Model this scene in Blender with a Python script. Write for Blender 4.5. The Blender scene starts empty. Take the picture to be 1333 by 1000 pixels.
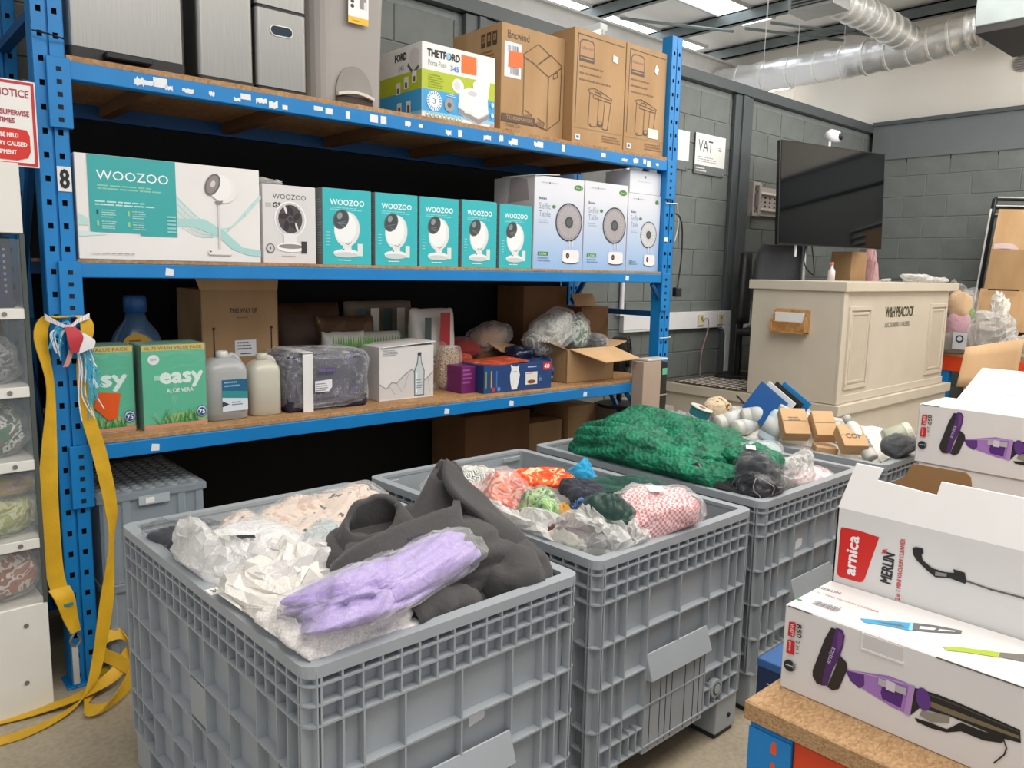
import bpy, bmesh, math, random
from mathutils import Vector, Matrix, noise, Euler
sc = bpy.context.scene
C = sc.collection
PI = math.pi
# ---------------- camera, world, lights, exposure ----------------
def look_matrix(yaw, pitch, roll):
    cy, sy, cp, sp = math.cos(yaw), math.sin(yaw), math.cos(pitch), math.sin(pitch)
    f = Vector((cy*cp, sy*cp, sp)); r = Vector((sy, -cy, 0)); u = r.cross(f)
    c, s = math.cos(roll), math.sin(roll)
    r2 = c*r + s*u; u2 = -s*r + c*u
    return Matrix(((r2.x, u2.x, -f.x), (r2.y, u2.y, -f.y), (r2.z, u2.z, -f.z)))
cam_data = bpy.data.cameras.new('camera'); cam = bpy.data.objects.new('camera', cam_data); C.objects.link(cam)
cam.matrix_world = Matrix.Translation((-0.7845, -3.1726, 1.6007)) @ look_matrix(0.8281, -0.1432, 0.021).to_4x4()
cam_data.sensor_width = 36; cam_data.lens = 36*1032.4/1333; cam_data.clip_start = 0.02
sc.camera = cam
w = bpy.data.worlds.new('world'); sc.world = w; w.use_nodes = True
w.node_tree.nodes['Background'].inputs[0].default_value = (0.95, 0.97, 1.0, 1)
w.node_tree.nodes['Background'].inputs[1].default_value = 0.75
def area(loc, sx, sy, energy, col=(1, 0.97, 0.92)):
    l = bpy.data.lights.new('skylight_and_fill', 'AREA'); l.shape = 'RECTANGLE'; l.size = sx; l.size_y = sy
    l.energy = energy; l.color = col
    o = bpy.data.objects.new('skylight_and_fill', l); o.location = loc; C.objects.link(o); return o
area((0.2, -3.2, 4.1), 3.0, 2.2, 115)
area((2.6, -2.2, 4.1), 2.4, 2.4, 75)
area((6.3, -1.9, 4.1), 2.6, 3.4, 98)
area((6.0, 3.6, 3.3), 2.5, 2.5, 60)
u_ = area((5.5, -3.6, 3.0), 3.0, 1.6, 190); u_.rotation_euler = (math.radians(150), 0, math.radians(-25))  # unseen uplight added to brighten the ceiling in place of bounced light
sc.view_settings.view_transform = 'Standard'; sc.view_settings.look = 'None'
sc.view_settings.gamma = 1; sc.view_settings.use_curve_mapping = False
sc.view_settings.exposure = 0.0
# ---------------- rack frame ----------------
RY = -0.0267
EX = Vector((math.cos(RY), math.sin(RY), 0)); EY = Vector((-math.sin(RY), math.cos(RY), 0))
def W(x, y, z): return EX*x + EY*y + Vector((0, 0, z))
# ---------------- materials ----------------
def lin(h):
    if isinstance(h, tuple): return h if len(h) == 4 else (*h, 1)
    h = h.lstrip('#'); o = []
    for i in (0, 2, 4):
        c = int(h[i:i+2], 16)/255; o.append(c/12.92 if c <= .04045 else ((c+.055)/1.055)**2.4)
    return (*o, 1)
MATS = {}
def _new(name):
    m = bpy.data.materials.new(name); m.use_nodes = True; nt = m.node_tree
    return m, nt, nt.nodes['Principled BSDF']
def N(nt, typ, **kw):
    n = nt.nodes.new(typ)
    for k, v in kw.items():
        if k in n.inputs: n.inputs[k].default_value = v
        else: setattr(n, k, v)
    return n
def ramp(nt, fac, stops, interp='LINEAR'):
    r = nt.nodes.new('ShaderNodeValToRGB'); r.color_ramp.interpolation = interp
    while len(r.color_ramp.elements) < len(stops): r.color_ramp.elements.new(.5)
    for e, (p, c) in zip(r.color_ramp.elements, stops): e.position = p; e.color = lin(c)
    nt.links.new(fac, r.inputs[0]); return r.outputs[0]
def bump(nt, bs, fac, strength, dist=.01):
    b = N(nt, 'ShaderNodeBump', Strength=strength, Distance=dist); nt.links.new(fac, b.inputs['Height']); nt.links.new(b.outputs[0], bs.inputs['Normal']); return b
def mat(hexc, rough=.55, metal=0, var=.06, scale=8, bmp=0, bscale=60, bdist=.004, coat=0, key=None):
    k = key or (hexc, rough, metal, var, scale, bmp, bscale, coat)
    if k in MATS: return MATS[k]
    m, nt, bs = _new('paint_' + str(hexc).strip('#')); bs.inputs['Roughness'].default_value = rough; bs.inputs['Metallic'].default_value = metal
    c = lin(hexc); tc = nt.nodes.new('ShaderNodeTexCoord')
    if coat: bs.inputs['Coat Weight'].default_value = coat; bs.inputs['Coat Roughness'].default_value = .12
    if var:
        n = N(nt, 'ShaderNodeTexNoise', Scale=scale, Detail=4.0); nt.links.new(tc.outputs['Object'], n.inputs['Vector'])
        a = tuple(max(0, x*(1-var)) for x in c[:3]); b = tuple(min(1, x*(1+var)) for x in c[:3])
        nt.links.new(ramp(nt, n.outputs['Fac'], [(.3, a), (.7, b)]), bs.inputs['Base Color'])
    else: bs.inputs['Base Color'].default_value = c
    if bmp:
        n2 = N(nt, 'ShaderNodeTexNoise', Scale=bscale, Detail=5.0); nt.links.new(tc.outputs['Object'], n2.inputs['Vector']); bump(nt, bs, n2.outputs['Fac'], bmp, bdist)
    MATS[k] = m; return m
def custom(key, fn, rough=.6, metal=0):
    if key in MATS: return MATS[key]
    m, nt, bs = _new(key); bs.inputs['Roughness'].default_value = rough; bs.inputs['Metallic'].default_value = metal
    tc = nt.nodes.new('ShaderNodeTexCoord'); fn(nt, bs, tc.outputs['Object'], tc); MATS[key] = m; return m
def _chip(nt, bs, co, tc):
    v = N(nt, 'ShaderNodeTexVoronoi', Scale=260.0); mp = N(nt, 'ShaderNodeMapping'); mp.inputs['Scale'].default_value = (.45, 1, 1.6)
    nt.links.new(co, mp.inputs[0]); nt.links.new(mp.outputs[0], v.inputs['Vector'])
    col = ramp(nt, v.outputs['Color'], [(0, '#94704a'), (.35, '#a8825a'), (.7, '#bd9a70'), (1, '#9a764e')])
    nt.links.new(col, bs.inputs['Base Color']); bump(nt, bs, v.outputs['Distance'], .25, .002)
CHIP = custom('chipboard', _chip, .75)
def _deck(nt, bs, co, tc):
    n = N(nt, 'ShaderNodeTexNoise', Scale=5.0, Detail=8.0, Distortion=.6); nt.links.new(co, n.inputs['Vector'])
    v = N(nt, 'ShaderNodeTexVoronoi', Scale=90.0); nt.links.new(co, v.inputs['Vector'])
    a = ramp(nt, n.outputs['Fac'], [(.3, '#8c6238'), (.7, '#b98d5c')]); b = ramp(nt, v.outputs['Color'], [(0, '#8c6238'), (1, '#d0ab7d')])
    mx = N(nt, 'ShaderNodeMixRGB'); mx.inputs[0].default_value = .45; nt.links.new(a, mx.inputs[1]); nt.links.new(b, mx.inputs[2]); nt.links.new(mx.outputs[0], bs.inputs['Base Color'])
DECK = custom('shelf_deck_board', _deck, .7)
def _card(c1, c2):
    def f(nt, bs, co, tc):
        n = N(nt, 'ShaderNodeTexNoise', Scale=6.0, Detail=5.0); mp = N(nt, 'ShaderNodeMapping'); mp.inputs['Scale'].default_value = (1, 1, .3)
        nt.links.new(co, mp.inputs[0]); nt.links.new(mp.outputs[0], n.inputs['Vector'])
        nt.links.new(ramp(nt, n.outputs['Fac'], [(.3, c1), (.7, c2)]), bs.inputs['Base Color'])
        wv = N(nt, 'ShaderNodeTexWave', Scale=60.0); nt.links.new(co, wv.inputs['Vector']); bump(nt, bs, wv.outputs['Fac'], .06, .001)
    return f
CARD = custom('corrugated_card', _card('#a28058', '#b4926b'), .8)
CARDL = custom('pale_corrugated_card', _card('#c39c70', '#d3ae84'), .8)
CARDD = custom('dark_corrugated_card', _card('#6d4c2f', '#7d5a3a'), .85)
def _conc(nt, bs, co, tc):
    n = N(nt, 'ShaderNodeTexNoise', Scale=2.5, Detail=9.0, Roughness=.65); nt.links.new(co, n.inputs['Vector'])
    n2 = N(nt, 'ShaderNodeTexNoise', Scale=55.0, Detail=4.0); nt.links.new(co, n2.inputs['Vector'])
    a = ramp(nt, n.outputs['Fac'], [(.3, '#978b79'), (.5, '#ab9f8a'), (.72, '#bcb19d')]); b = ramp(nt, n2.outputs['Fac'], [(.35, '#8a7f6c'), (.6, '#b5aa94')])
    mx = N(nt, 'ShaderNodeMixRGB'); mx.inputs[0].default_value = .3; nt.links.new(a, mx.inputs[1]); nt.links.new(b, mx.inputs[2]); nt.links.new(mx.outputs[0], bs.inputs['Base Color'])
    bump(nt, bs, n2.outputs['Fac'], .15, .003)
CONC = custom('concrete', _conc, .55)
def _block(nt, bs, co, tc):
    n = N(nt, 'ShaderNodeTexNoise', Scale=7.0, Detail=7.0); nt.links.new(co, n.inputs['Vector'])
    n2 = N(nt, 'ShaderNodeTexNoise', Scale=140.0, Detail=3.0); nt.links.new(co, n2.inputs['Vector'])
    oi = nt.nodes.new('ShaderNodeObjectInfo')
    a = ramp(nt, n.outputs['Fac'], [(.3, '#666b69'), (.7, '#757b78')]); b = ramp(nt, oi.outputs['Random'], [(0, '#696e6c'), (1, '#787e7b')])
    mx = N(nt, 'ShaderNodeMixRGB'); mx.inputs[0].default_value = .4; nt.links.new(a, mx.inputs[1]); nt.links.new(b, mx.inputs[2]); nt.links.new(mx.outputs[0], bs.inputs['Base Color'])
    bump(nt, bs, n2.outputs['Fac'], .5, .004)
BLOCK = custom('painted_block', _block, .6)
MORTAR = mat('#7f8583', .7, var=.1, scale=20)
STEELP = mat('#4f5659', .45, var=.08, scale=3)
def _brush(nt, bs, co, tc):
    n = N(nt, 'ShaderNodeTexNoise', Scale=14.0, Detail=6.0); mp = N(nt, 'ShaderNodeMapping'); mp.inputs['Scale'].default_value = (60, 60, .5)
    nt.links.new(co, mp.inputs[0]); nt.links.new(mp.outputs[0], n.inputs['Vector'])
    nt.links.new(ramp(nt, n.outputs['Fac'], [(.3, '#8a8986'), (.7, '#9a9996')]), bs.inputs['Base Color'])
BRUSH = custom('brushed_steel', _brush, .38, .85)
def _foil(nt, bs, co, tc):
    n = N(nt, 'ShaderNodeTexNoise', Scale=9.0, Detail=8.0, Distortion=1.2); nt.links.new(co, n.inputs['Vector'])
    bs.inputs['Base Color'].default_value = lin('#e0dedb'); bump(nt, bs, n.outputs['Fac'], .35, .012)
FOIL = custom('foil_duct', _foil, .34, .7)
BLUE = mat('#0a7cc2', .42, var=.07, scale=5, bmp=.05)
BLUED = mat('#0d4f86', .5, var=.08, scale=4)
ORANGE = mat('#d9431a', .45, var=.06, scale=5)
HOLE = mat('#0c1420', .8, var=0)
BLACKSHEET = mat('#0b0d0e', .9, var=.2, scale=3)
CRATE = mat('#a0a6ab', .42, var=.05, scale=6, bmp=.04, bscale=90)
CRATEIN = mat('#a2a8ad', .4, var=.05, scale=4)
CREAM = mat('#d3c9b8', .5, var=.04, scale=3, bmp=.05, bscale=40)
WHITE = mat('#e6e4e2', .45, var=.02, scale=5)
PAPER = mat('#ecebe8', .6, var=.02, scale=5)
BLACK = mat('#131315', .5, var=.15)
GREYB = mat('#3a3a3c', .7, var=.15, scale=20)
def plastic(key, col, alpha, rough=.18, bs_=22, strength=.6, coat=.4, dist=.004, crease=.3):
    """thin film: part see-through, part glossy, with crinkles"""
    if key in MATS: return MATS[key]
    m, nt, bs = _new(key); bs.inputs['Base Color'].default_value = lin(col); bs.inputs['Roughness'].default_value = rough
    bs.inputs['Coat Weight'].default_value = coat; bs.inputs['Coat Roughness'].default_value = .08
    tc = nt.nodes.new('ShaderNodeTexCoord')
    n = N(nt, 'ShaderNodeTexNoise', Scale=float(bs_), Detail=5.0, Distortion=1.8); nt.links.new(tc.outputs['Object'], n.inputs['Vector'])
    mf = N(nt, 'ShaderNodeMath', operation='SUBTRACT'); nt.links.new(n.outputs['Fac'], mf.inputs[0]); mf.inputs[1].default_value = .5
    ab = N(nt, 'ShaderNodeMath', operation='ABSOLUTE'); nt.links.new(mf.outputs[0], ab.inputs[0])
    bump(nt, bs, ab.outputs[0], strength, dist)
    if alpha < 1:
        lw = nt.nodes.new('ShaderNodeLayerWeight'); lw.inputs['Blend'].default_value = .35
        r = nt.nodes.new('ShaderNodeMapRange'); r.inputs['To Min'].default_value = alpha; r.inputs['To Max'].default_value = min(1, alpha+.35)
        nt.links.new(lw.outputs['Facing'], r.inputs['Value'])
        cr = nt.nodes.new('ShaderNodeMapRange'); cr.inputs['From Min'].default_value = 0; cr.inputs['From Max'].default_value = .02
        cr.inputs['To Min'].default_value = crease; cr.inputs['To Max'].default_value = 0; nt.links.new(ab.outputs[0], cr.inputs['Value'])
        ad = N(nt, 'ShaderNodeMath', operation='ADD'); ad.use_clamp = True; nt.links.new(r.outputs[0], ad.inputs[0]); nt.links.new(cr.outputs[0], ad.inputs[1])
        nt.links.new(ad.outputs[0], bs.inputs['Alpha'])
    MATS[key] = m; return m
CLEAR = plastic('clear_film', '#eef0f1', .07, .12, 15, crease=.14)
DARKF = plastic('dark_film', '#6a6d72', .04, .1, 14, .9, .8, crease=.10)
WRAP = plastic('shrink_film', '#eef0f1', .03, .12, 7, .5, crease=.10)
MILKY = plastic('milky_film', '#e8e7e4', .38, .22, 12, .8, crease=.2)
POLYW = plastic('white_polybag', '#e2ded6', 1, .4, 13, .9, .25, .012)
GLASS = plastic('glass_pane', '#dfe8e6', .05, .05, 1, 0, crease=0)
TUBPL = plastic('clear_tub_plastic', '#b4c0ca', .45, .25, 3, .1, crease=0)
JUG = plastic('natural_jug_plastic', '#d9d6c6', .78, .35, 3, .05, crease=0)
JUGC = plastic('water_jug_plastic', '#cfd4d6', .5, .25, 4, .15, crease=0)
def cloth(hexc, scale=18, strength=.5, var=.18, rough=.85, fine=220):
    k = ('cloth', hexc, scale, strength)
    if k in MATS: return MATS[k]
    m, nt, bs = _new('fabric_' + hexc.strip('#')); bs.inputs['Roughness'].default_value = rough
    try: bs.inputs['Sheen Weight'].default_value = .15
    except Exception: pass
    tc = nt.nodes.new('ShaderNodeTexCoord'); c = lin(hexc)
    n = N(nt, 'ShaderNodeTexNoise', Scale=float(scale), Detail=5.0, Distortion=1.0); nt.links.new(tc.outputs['Object'], n.inputs['Vector'])
    f = N(nt, 'ShaderNodeTexNoise', Scale=float(fine), Detail=2.0); nt.links.new(tc.outputs['Object'], f.inputs['Vector'])
    nt.links.new(ramp(nt, f.outputs['Fac'], [(.3, tuple(x*(1-var) for x in c[:3])), (.7, tuple(min(1, x*(1+var)) for x in c[:3]))]), bs.inputs['Base Color'])
    bump(nt, bs, n.outputs['Fac'], strength, .015); MATS[k] = m; return m
def pattern(key, cols, kind='noise', scale=30, rough=.8):
    def f(nt, bs, co, tc):
        if kind == 'wave':
            t = N(nt, 'ShaderNodeTexWave', Scale=float(scale), Distortion=6.0); t.inputs['Detail Scale'].default_value = 1.2
        elif kind == 'zig':
            t = N(nt, 'ShaderNodeTexWave', Scale=float(scale)); t.bands_direction = 'X'
            sx = nt.nodes.new('ShaderNodeSeparateXYZ'); nt.links.new(co, sx.inputs[0])
            pp = N(nt, 'ShaderNodeMath', operation='PINGPONG'); pp.inputs[1].default_value = .02; nt.links.new(sx.outputs[1], pp.inputs[0])
            ad = N(nt, 'ShaderNodeMath', operation='ADD'); nt.links.new(pp.outputs[0], ad.inputs[0]); nt.links.new(sx.outputs[0], ad.inputs[1])
            cx = nt.nodes.new('ShaderNodeCombineXYZ'); nt.links.new(ad.outputs[0], cx.inputs[0]); nt.links.new(cx.outputs[0], t.inputs['Vector'])
            nt.links.new(ramp(nt, t.outputs['Fac'], cols, 'CONSTANT'), bs.inputs['Base Color']); return
        elif kind == 'check': t = N(nt, 'ShaderNodeTexChecker', Scale=float(scale))
        elif kind == 'voro': t = N(nt, 'ShaderNodeTexVoronoi', Scale=float(scale))
        else: t = N(nt, 'ShaderNodeTexNoise', Scale=float(scale), Detail=3.0, Distortion=2.5)
        nt.links.new(co, t.inputs['Vector'])
        nt.links.new(ramp(nt, t.outputs['Fac'] if 'Fac' in t.outputs else t.outputs['Distance'], cols, 'CONSTANT' if kind != 'noise2' else 'LINEAR'), bs.inputs['Base Color'])
        n = N(nt, 'ShaderNodeTexNoise', Scale=25.0, Detail=4.0); nt.links.new(co, n.inputs['Vector']); bump(nt, bs, n.outputs['Fac'], .5, .02)
    return custom(key, f, rough)
def emis(key, col, s):
    if key in MATS: return MATS[key]
    m, nt, bs = _new(key); bs.inputs['Emission Color'].default_value = lin(col); bs.inputs['Emission Strength'].default_value = s
    MATS[key] = m; return m
# ---------------- mesh builder ----------------
class MB:
    def __init__(s): s.v = []; s.f = []; s.m = []; s.mats = []
    def mi(s, m):
        if m not in s.mats: s.mats.append(m)
        return s.mats.index(m)
    def add(s, vs, fs, m):
        b = len(s.v); s.v += [tuple(p) for p in vs]; k = s.mi(m)
        for f in fs: s.f.append(tuple(i+b for i in f)); s.m.append(k)
        return s
    def box(s, x0, x1, y0, y1, z0, z1, m):
        return s.add([(x0,y0,z0),(x1,y0,z0),(x1,y1,z0),(x0,y1,z0),(x0,y0,z1),(x1,y0,z1),(x1,y1,z1),(x0,y1,z1)],
            [(0,3,2,1),(4,5,6,7),(0,1,5,4),(1,2,6,5),(2,3,7,6),(3,0,4,7)], m)
    def obox(s, c, sx, sy, sz, rot, m):
        R = rot if isinstance(rot, Matrix) else Euler(rot).to_matrix(); c = Vector(c); t = MB().box(-sx/2,sx/2,-sy/2,sy/2,-sz/2,sz/2,m)
        return s.add([c + R @ Vector(p) for p in t.v], t.f, m)
    def prism(s, pts, o, u, v, d, m):
        """polygon pts (u,v) at origin o, extruded by vector d"""
        o, u, v, d = map(Vector, (o, u, v, d)); n = len(pts)
        a = [o + u*p[0] + v*p[1] for p in pts]; b = [p + d for p in a]
        fs = [tuple(range(n)), tuple(range(2*n-1, n-1, -1))] + [(i, i+n, (i+1) % n + n, (i+1) % n) for i in range(n)]
        return s.add(a + b, fs, m)
    def tube(s, path, r, m, n=8, caps=True, rs=None):
        P = [Vector(p) for p in path]; vs = []; fs = []; up = Vector((0, 0, 1)); prev = None
        for i, p in enumerate(P):
            t = (P[min(i+1, len(P)-1)] - P[max(i-1, 0)]); t = t.normalized() if t.length > 1e-9 else Vector((0, 0, 1))
            if prev is None:
                a = t.cross(up) if abs(t.z) < .9 else t.cross(Vector((1, 0, 0)))
            else: a = prev - t*prev.dot(t)
            a.normalize(); prev = a; b = t.cross(a); rr = rs[i] if rs else r
            for k in range(n): an = 2*PI*k/n; vs.append(p + (a*math.cos(an) + b*math.sin(an))*rr)
        for i in range(len(P)-1):
            for k in range(n): fs.append((i*n+k, i*n+(k+1) % n, (i+1)*n+(k+1) % n, (i+1)*n+k))
        if caps: fs += [tuple(range(n-1, -1, -1)), tuple((len(P)-1)*n+k for k in range(n))]
        return s.add(vs, fs, m)
    def lathe(s, prof, c, m, n=24, sx=1, sy=1):
        vs = [(c[0]+r*math.cos(2*PI*k/n)*sx, c[1]+r*math.sin(2*PI*k/n)*sy, c[2]+z) for r, z in prof for k in range(n)]
        fs = [(i*n+k, i*n+(k+1) % n, (i+1)*n+(k+1) % n, (i+1)*n+k) for i in range(len(prof)-1) for k in range(n)]
        fs += [tuple(range(n-1, -1, -1)), tuple((len(prof)-1)*n+k for k in range(n))]
        return s.add(vs, fs, m)
    def build(s, name, parent=None, bevel=0, smooth=False, seg=1, loc=(0,0,0), rot=(0,0,0)):
        me = bpy.data.meshes.new(name); me.from_pydata([tuple(p) for p in s.v], [], s.f)
        for m in s.mats: me.materials.append(m)
        for p, k in zip(me.polygons, s.m): p.material_index = k
        if bevel:
            bm = bmesh.new(); bm.from_mesh(me); bmesh.ops.remove_doubles(bm, verts=bm.verts, dist=1e-6)
            bmesh.ops.bevel(bm, geom=list(bm.edges), offset=bevel, segments=seg, profile=.7, affect='EDGES', clamp_overlap=True); bm.to_mesh(me); bm.free()
        if smooth: me.polygons.foreach_set('use_smooth', [True]*len(me.polygons))
        me.update(); o = bpy.data.objects.new(name, me); o.location = loc; o.rotation_euler = rot
        C.objects.link(o); o.parent = parent; return o
def tag(o, label=None, cat=None, group=None, kind=None):
    for k, v in (('label', label), ('category', cat), ('group', group), ('kind', kind)):
        if v: o[k] = v
    return o
def thing(name, label, cat, loc=(0,0,0), rotz=0, group=None, rot=None):
    o = bpy.data.objects.new(name, None); C.objects.link(o); o.empty_display_size = .1
    o.location = loc; o.rotation_euler = rot if rot else (0, 0, rotz); return tag(o, label, cat, group)
def rthing(name, label, cat, x, y, z, rotz=0, group=None): return thing(name, label, cat, W(x, y, z), RY + rotz, group)
def struct(name, mb, **k):
    return tag(mb.build(name, **k), kind='structure')
# ---------------- flat print ----------------
_txt = {}
def text_geo(s):
    if s in _txt: return _txt[s]
    cu = bpy.data.curves.new('t', 'FONT'); cu.body = s; cu.size = 1; cu.resolution_u = 2; ob = bpy.data.objects.new('t', cu)
    me = ob.to_mesh(); v = [(p.co.x, p.co.y) for p in me.vertices]; f = [tuple(p.vertices) for p in me.polygons]
    ob.to_mesh_clear(); bpy.data.objects.remove(ob); bpy.data.curves.remove(cu)
    x0 = min(p[0] for p in v); x1 = max(p[0] for p in v); v = [((p[0]-x0)/(x1-x0), p[1]/.73) for p in v]
    _txt[s] = (v, f); return v, f
class Art:
    """printed shapes lying on a face: origin o, right u, up v; units metres"""
    def __init__(s, o, u, v):
        s.o = Vector(o); s.u = Vector(u).normalized(); s.v = Vector(v).normalized(); s.n = s.u.cross(s.v).normalized(); s.k = 0; s.mb = MB()
    def P(s, a, b): return s.o + s.u*a + s.v*b + s.n*(.0006 + .00012*s.k)
    def c(s, col): return mat(col, .45, var=0) if isinstance(col, str) else col
    def poly(s, pts, col):
        ps = [s.P(*p) for p in pts]; ar = sum(pts[i][0]*pts[(i+1) % len(pts)][1]-pts[(i+1) % len(pts)][0]*pts[i][1] for i in range(len(pts)))
        s.mb.add(ps if ar > 0 else ps[::-1], [tuple(range(len(ps)))], s.c(col)); s.k += 1; return s
    def rect(s, a0, a1, b0, b1, col): return s.poly([(a0,b0),(a1,b0),(a1,b1),(a0,b1)], col)
    def ell(s, a, b, ra, rb, col, n=20, t0=0, t1=2*PI, rot=0):
        cr, sr = math.cos(rot), math.sin(rot); L = []
        for k in range(n + (t1-t0 < 6)): 
            t = t0+(t1-t0)*k/n; x, y = ra*math.cos(t), rb*math.sin(t); L.append((a+x*cr-y*sr, b+x*sr+y*cr))
        return s.poly(L, col)
    def line(s, pts, w, col):
        for (a, b) in zip(pts, pts[1:]):
            dx, dy = b[0]-a[0], b[1]-a[1]; L = math.hypot(dx, dy) or 1; nx, ny = -dy/L*w/2, dx/L*w/2; ex, ey = dx/L*w*.3, dy/L*w*.3
            s.mb.add([s.P(a[0]-ex+nx, a[1]-ey+ny), s.P(a[0]-ex-nx, a[1]-ey-ny), s.P(b[0]+ex-nx, b[1]+ey-ny), s.P(b[0]+ex+nx, b[1]+ey+ny)], [(0,1,2,3)], s.c(col))
        s.k += 1; return s
    def text(s, t, a, b, wd, h, col, rot=0, bold=0):
        v, f = text_geo(t); cr, sr = math.cos(rot), math.sin(rot)
        offs = [(0, 0)] if not bold else [(-bold, 0), (bold, 0), (0, bold), (0, -bold)]
        for (ox, oy) in offs:
            s.mb.add([s.P(a+(x*wd+ox)*cr-(y*h+oy)*sr, b+(x*wd+ox)*sr+(y*h+oy)*cr) for x, y in v], f, s.c(col)); s.k += .25
        s.k += 1; return s
    def fine(s, a, b, wd, rows, dh, col, rot=0, seed=1):
        """rows of print too small to read: broken thin lines"""
        r = random.Random(seed); cr, sr = math.cos(rot), math.sin(rot)
        for i in range(rows):
            x = 0; end = wd*r.uniform(.75, 1)
            while x < end:
                L = min(r.uniform(.06, .2)*wd, end-x)
                q = [(x, -i*dh), (x+L*.85, -i*dh), (x+L*.85, -i*dh+dh*.45), (x, -i*dh+dh*.45)]
                s.mb.add([s.P(a+p*cr-y*sr, b+p*sr+y*cr) for p, y in q], [(0,1,2,3)], s.c(col)); x += L
        s.k += 1; return s
    def done(s, parent, name='printed_artwork'): return s.mb.build(name, parent)
def carton(root, w, d, h, m, bev=.002, name='box_body', seam=True, tape=None):
    b = MB().box(0, w, 0, d, 0, h, m).build(name, root, bevel=bev)
    if seam: MB().box(.003, w-.003, d/2-.0015, d/2+.0015, h, h+.0008, mat('#77706a', .8)).build('lid_seam', root)
    if tape: MB().box(-.0006, w+.0006, d/2-.024, d/2+.024, h-.0002, h+.0012, tape).build('tape_strip', root)
    return b
# ---------------- soft, crumpled things ----------------
def lump_mesh(size, seed, amp=.18, freq=2.2, ex=2.6, nu=64, nv=40, fine=.35, film=False):
    """soft crumpled body: low swells, long sharp-valleyed folds (cloth) or flat facets (film)"""
    a, b, c = size; vs = []; sd = Vector((seed*7.13, seed*3.7, seed*1.9)); e = 2/ex
    if film: nu, nv = max(14, int(nu*.42)), max(9, int(nv*.42))
    rg = random.Random(int(seed*100)); g1 = rg.uniform(0, PI); g2 = g1 + rg.uniform(.7, 1.6)
    d1 = Vector((math.cos(g1), math.sin(g1), .3)); d2 = Vector((math.cos(g2), math.sin(g2), -.4))
    def sp(x, p): return math.copysign(abs(x)**p, x)
    for j in range(nv+1):
        ph = -PI/2 + PI*j/nv
        for i in range(nu):
            th = 2*PI*i/nu
            n = Vector((sp(math.cos(ph), e)*sp(math.cos(th), e), sp(math.cos(ph), e)*sp(math.sin(th), e), sp(math.sin(ph), e)))
            q = n + sd; n1 = noise.noise(q*1.1); w = noise.noise(q*1.6+Vector((3,8,1)))
            w2 = noise.noise(q*1.3+Vector((7,2,5)))
            f1 = abs(math.sin(n.dot(d1)*freq*1.5 + w*4.2)); f2 = abs(math.sin(n.dot(d2)*freq*2.6 + w2*5))
            m1 = .5+.5*noise.noise(q*1.2+Vector((1,1,9)))
            k = 1 + amp*(.9*n1 + .75*(f1**.6-.6)*m1 + fine*.6*(f2**.6-.6)*(1-m1))
            p = Vector((n.x*a*k, n.y*b*k, n.z*c*(k if n.z > 0 else 1)))
            if n.z > 0: p.z += c*amp*(1.2*n1 + .8*(f1**.6-.6)*m1 + fine*(f2**.6-.6)*(1-m1))*n.z
            if film:
                p += Vector((noise.noise(q*31), noise.noise(q*33+Vector((4,0,0))), noise.noise(q*29+Vector((0,6,0)))*.8))*(min(a, b, c)*.28*(.4+amp))
            vs.append(p)
    fs = []
    for j in range(nv):
        for i in range(nu):
            A, B, C_, D = j*nu+i, j*nu+(i+1) % nu, (j+1)*nu+(i+1) % nu, (j+1)*nu+i
            fs += [(A, B, C_), (A, C_, D)] if film else [(A, B, C_, D)]
    return vs, fs
FILMS = ('clear_film', 'milky_film', 'milky_bag', 'white_bag_film', 'tray_film', 'pack_film')
def lump(name, label, cat, c, size, m, seed, rot=(0,0,0), amp=.18, freq=2.2, ex=2.6, fine=.35, group=None, bag=None, bagk=1.08, parent=None, part='garment'):
    isf = m.name in FILMS or m.name == 'white_polybag'
    if bag is not None:
        t = thing(name, label, cat, c, rot=rot, group=group)
        v, f = lump_mesh(size, seed, amp, freq, ex, fine=fine); MB().add(v, f, m).build(part, t, smooth=True)
        v, f = lump_mesh([s*bagk*1.03 for s in size], seed, amp*.8, freq, ex, fine=fine, film=True); MB().add(v, f, bag).build('plastic_bag', t); return t
    v, f = lump_mesh(size, seed, amp*1.2 if isf else amp, freq, ex, 84 if isf else 64, 52 if isf else 40, fine=fine, film=isf); o = MB().add(v, f, m).build(name, parent, smooth=not isf, loc=c, rot=rot)
    if not parent: tag(o, label, cat, group)
    return o
def catmull(P, n=8):
    P = [Vector(p) for p in P]; out = []
    for i in range(len(P)-1):
        a, b, c, d = P[max(i-1,0)], P[i], P[i+1], P[min(i+2, len(P)-1)]
        for k in range(n):
            t = k/n; out.append(.5*((2*b)+(c-a)*t+(2*a-5*b+4*c-d)*t*t+(3*b-a-3*c+d)*t**3))
    out.append(P[-1]); return out
def ribbon(mb, path, wv, th, m, n=8, wob=0, seed=0, nw=4):
    """thick strip along path; wv: list of width vectors (same count as path)"""
    P = catmull(path, n); Wd = catmull(wv, n); vs = []; K = len(P)
    for i, (p, w_) in enumerate(zip(P, Wd)):
        t = (P[min(i+1, K-1)]-P[max(i-1, 0)]).normalized(); nn = t.cross(w_).normalized()
        for s_ in (1, -1):
            for k in range(nw+1):
                q = p + w_*((k/nw-.5)*(1 if s_ > 0 else -1)); 
                if wob: q = q + nn*noise.noise(q*9+Vector((seed,0,0)))*wob
                vs.append(q + nn*th/2*s_)
    R = 2*(nw+1); fs = [(i*R+k, i*R+(k+1) % R, (i+1)*R+(k+1) % R, (i+1)*R+k) for i in range(K-1) for k in range(R)]
    fs += [tuple(range(R-1, -1, -1)), tuple((K-1)*R+k for k in range(R))]
    return mb.add(vs, fs, m)
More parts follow.
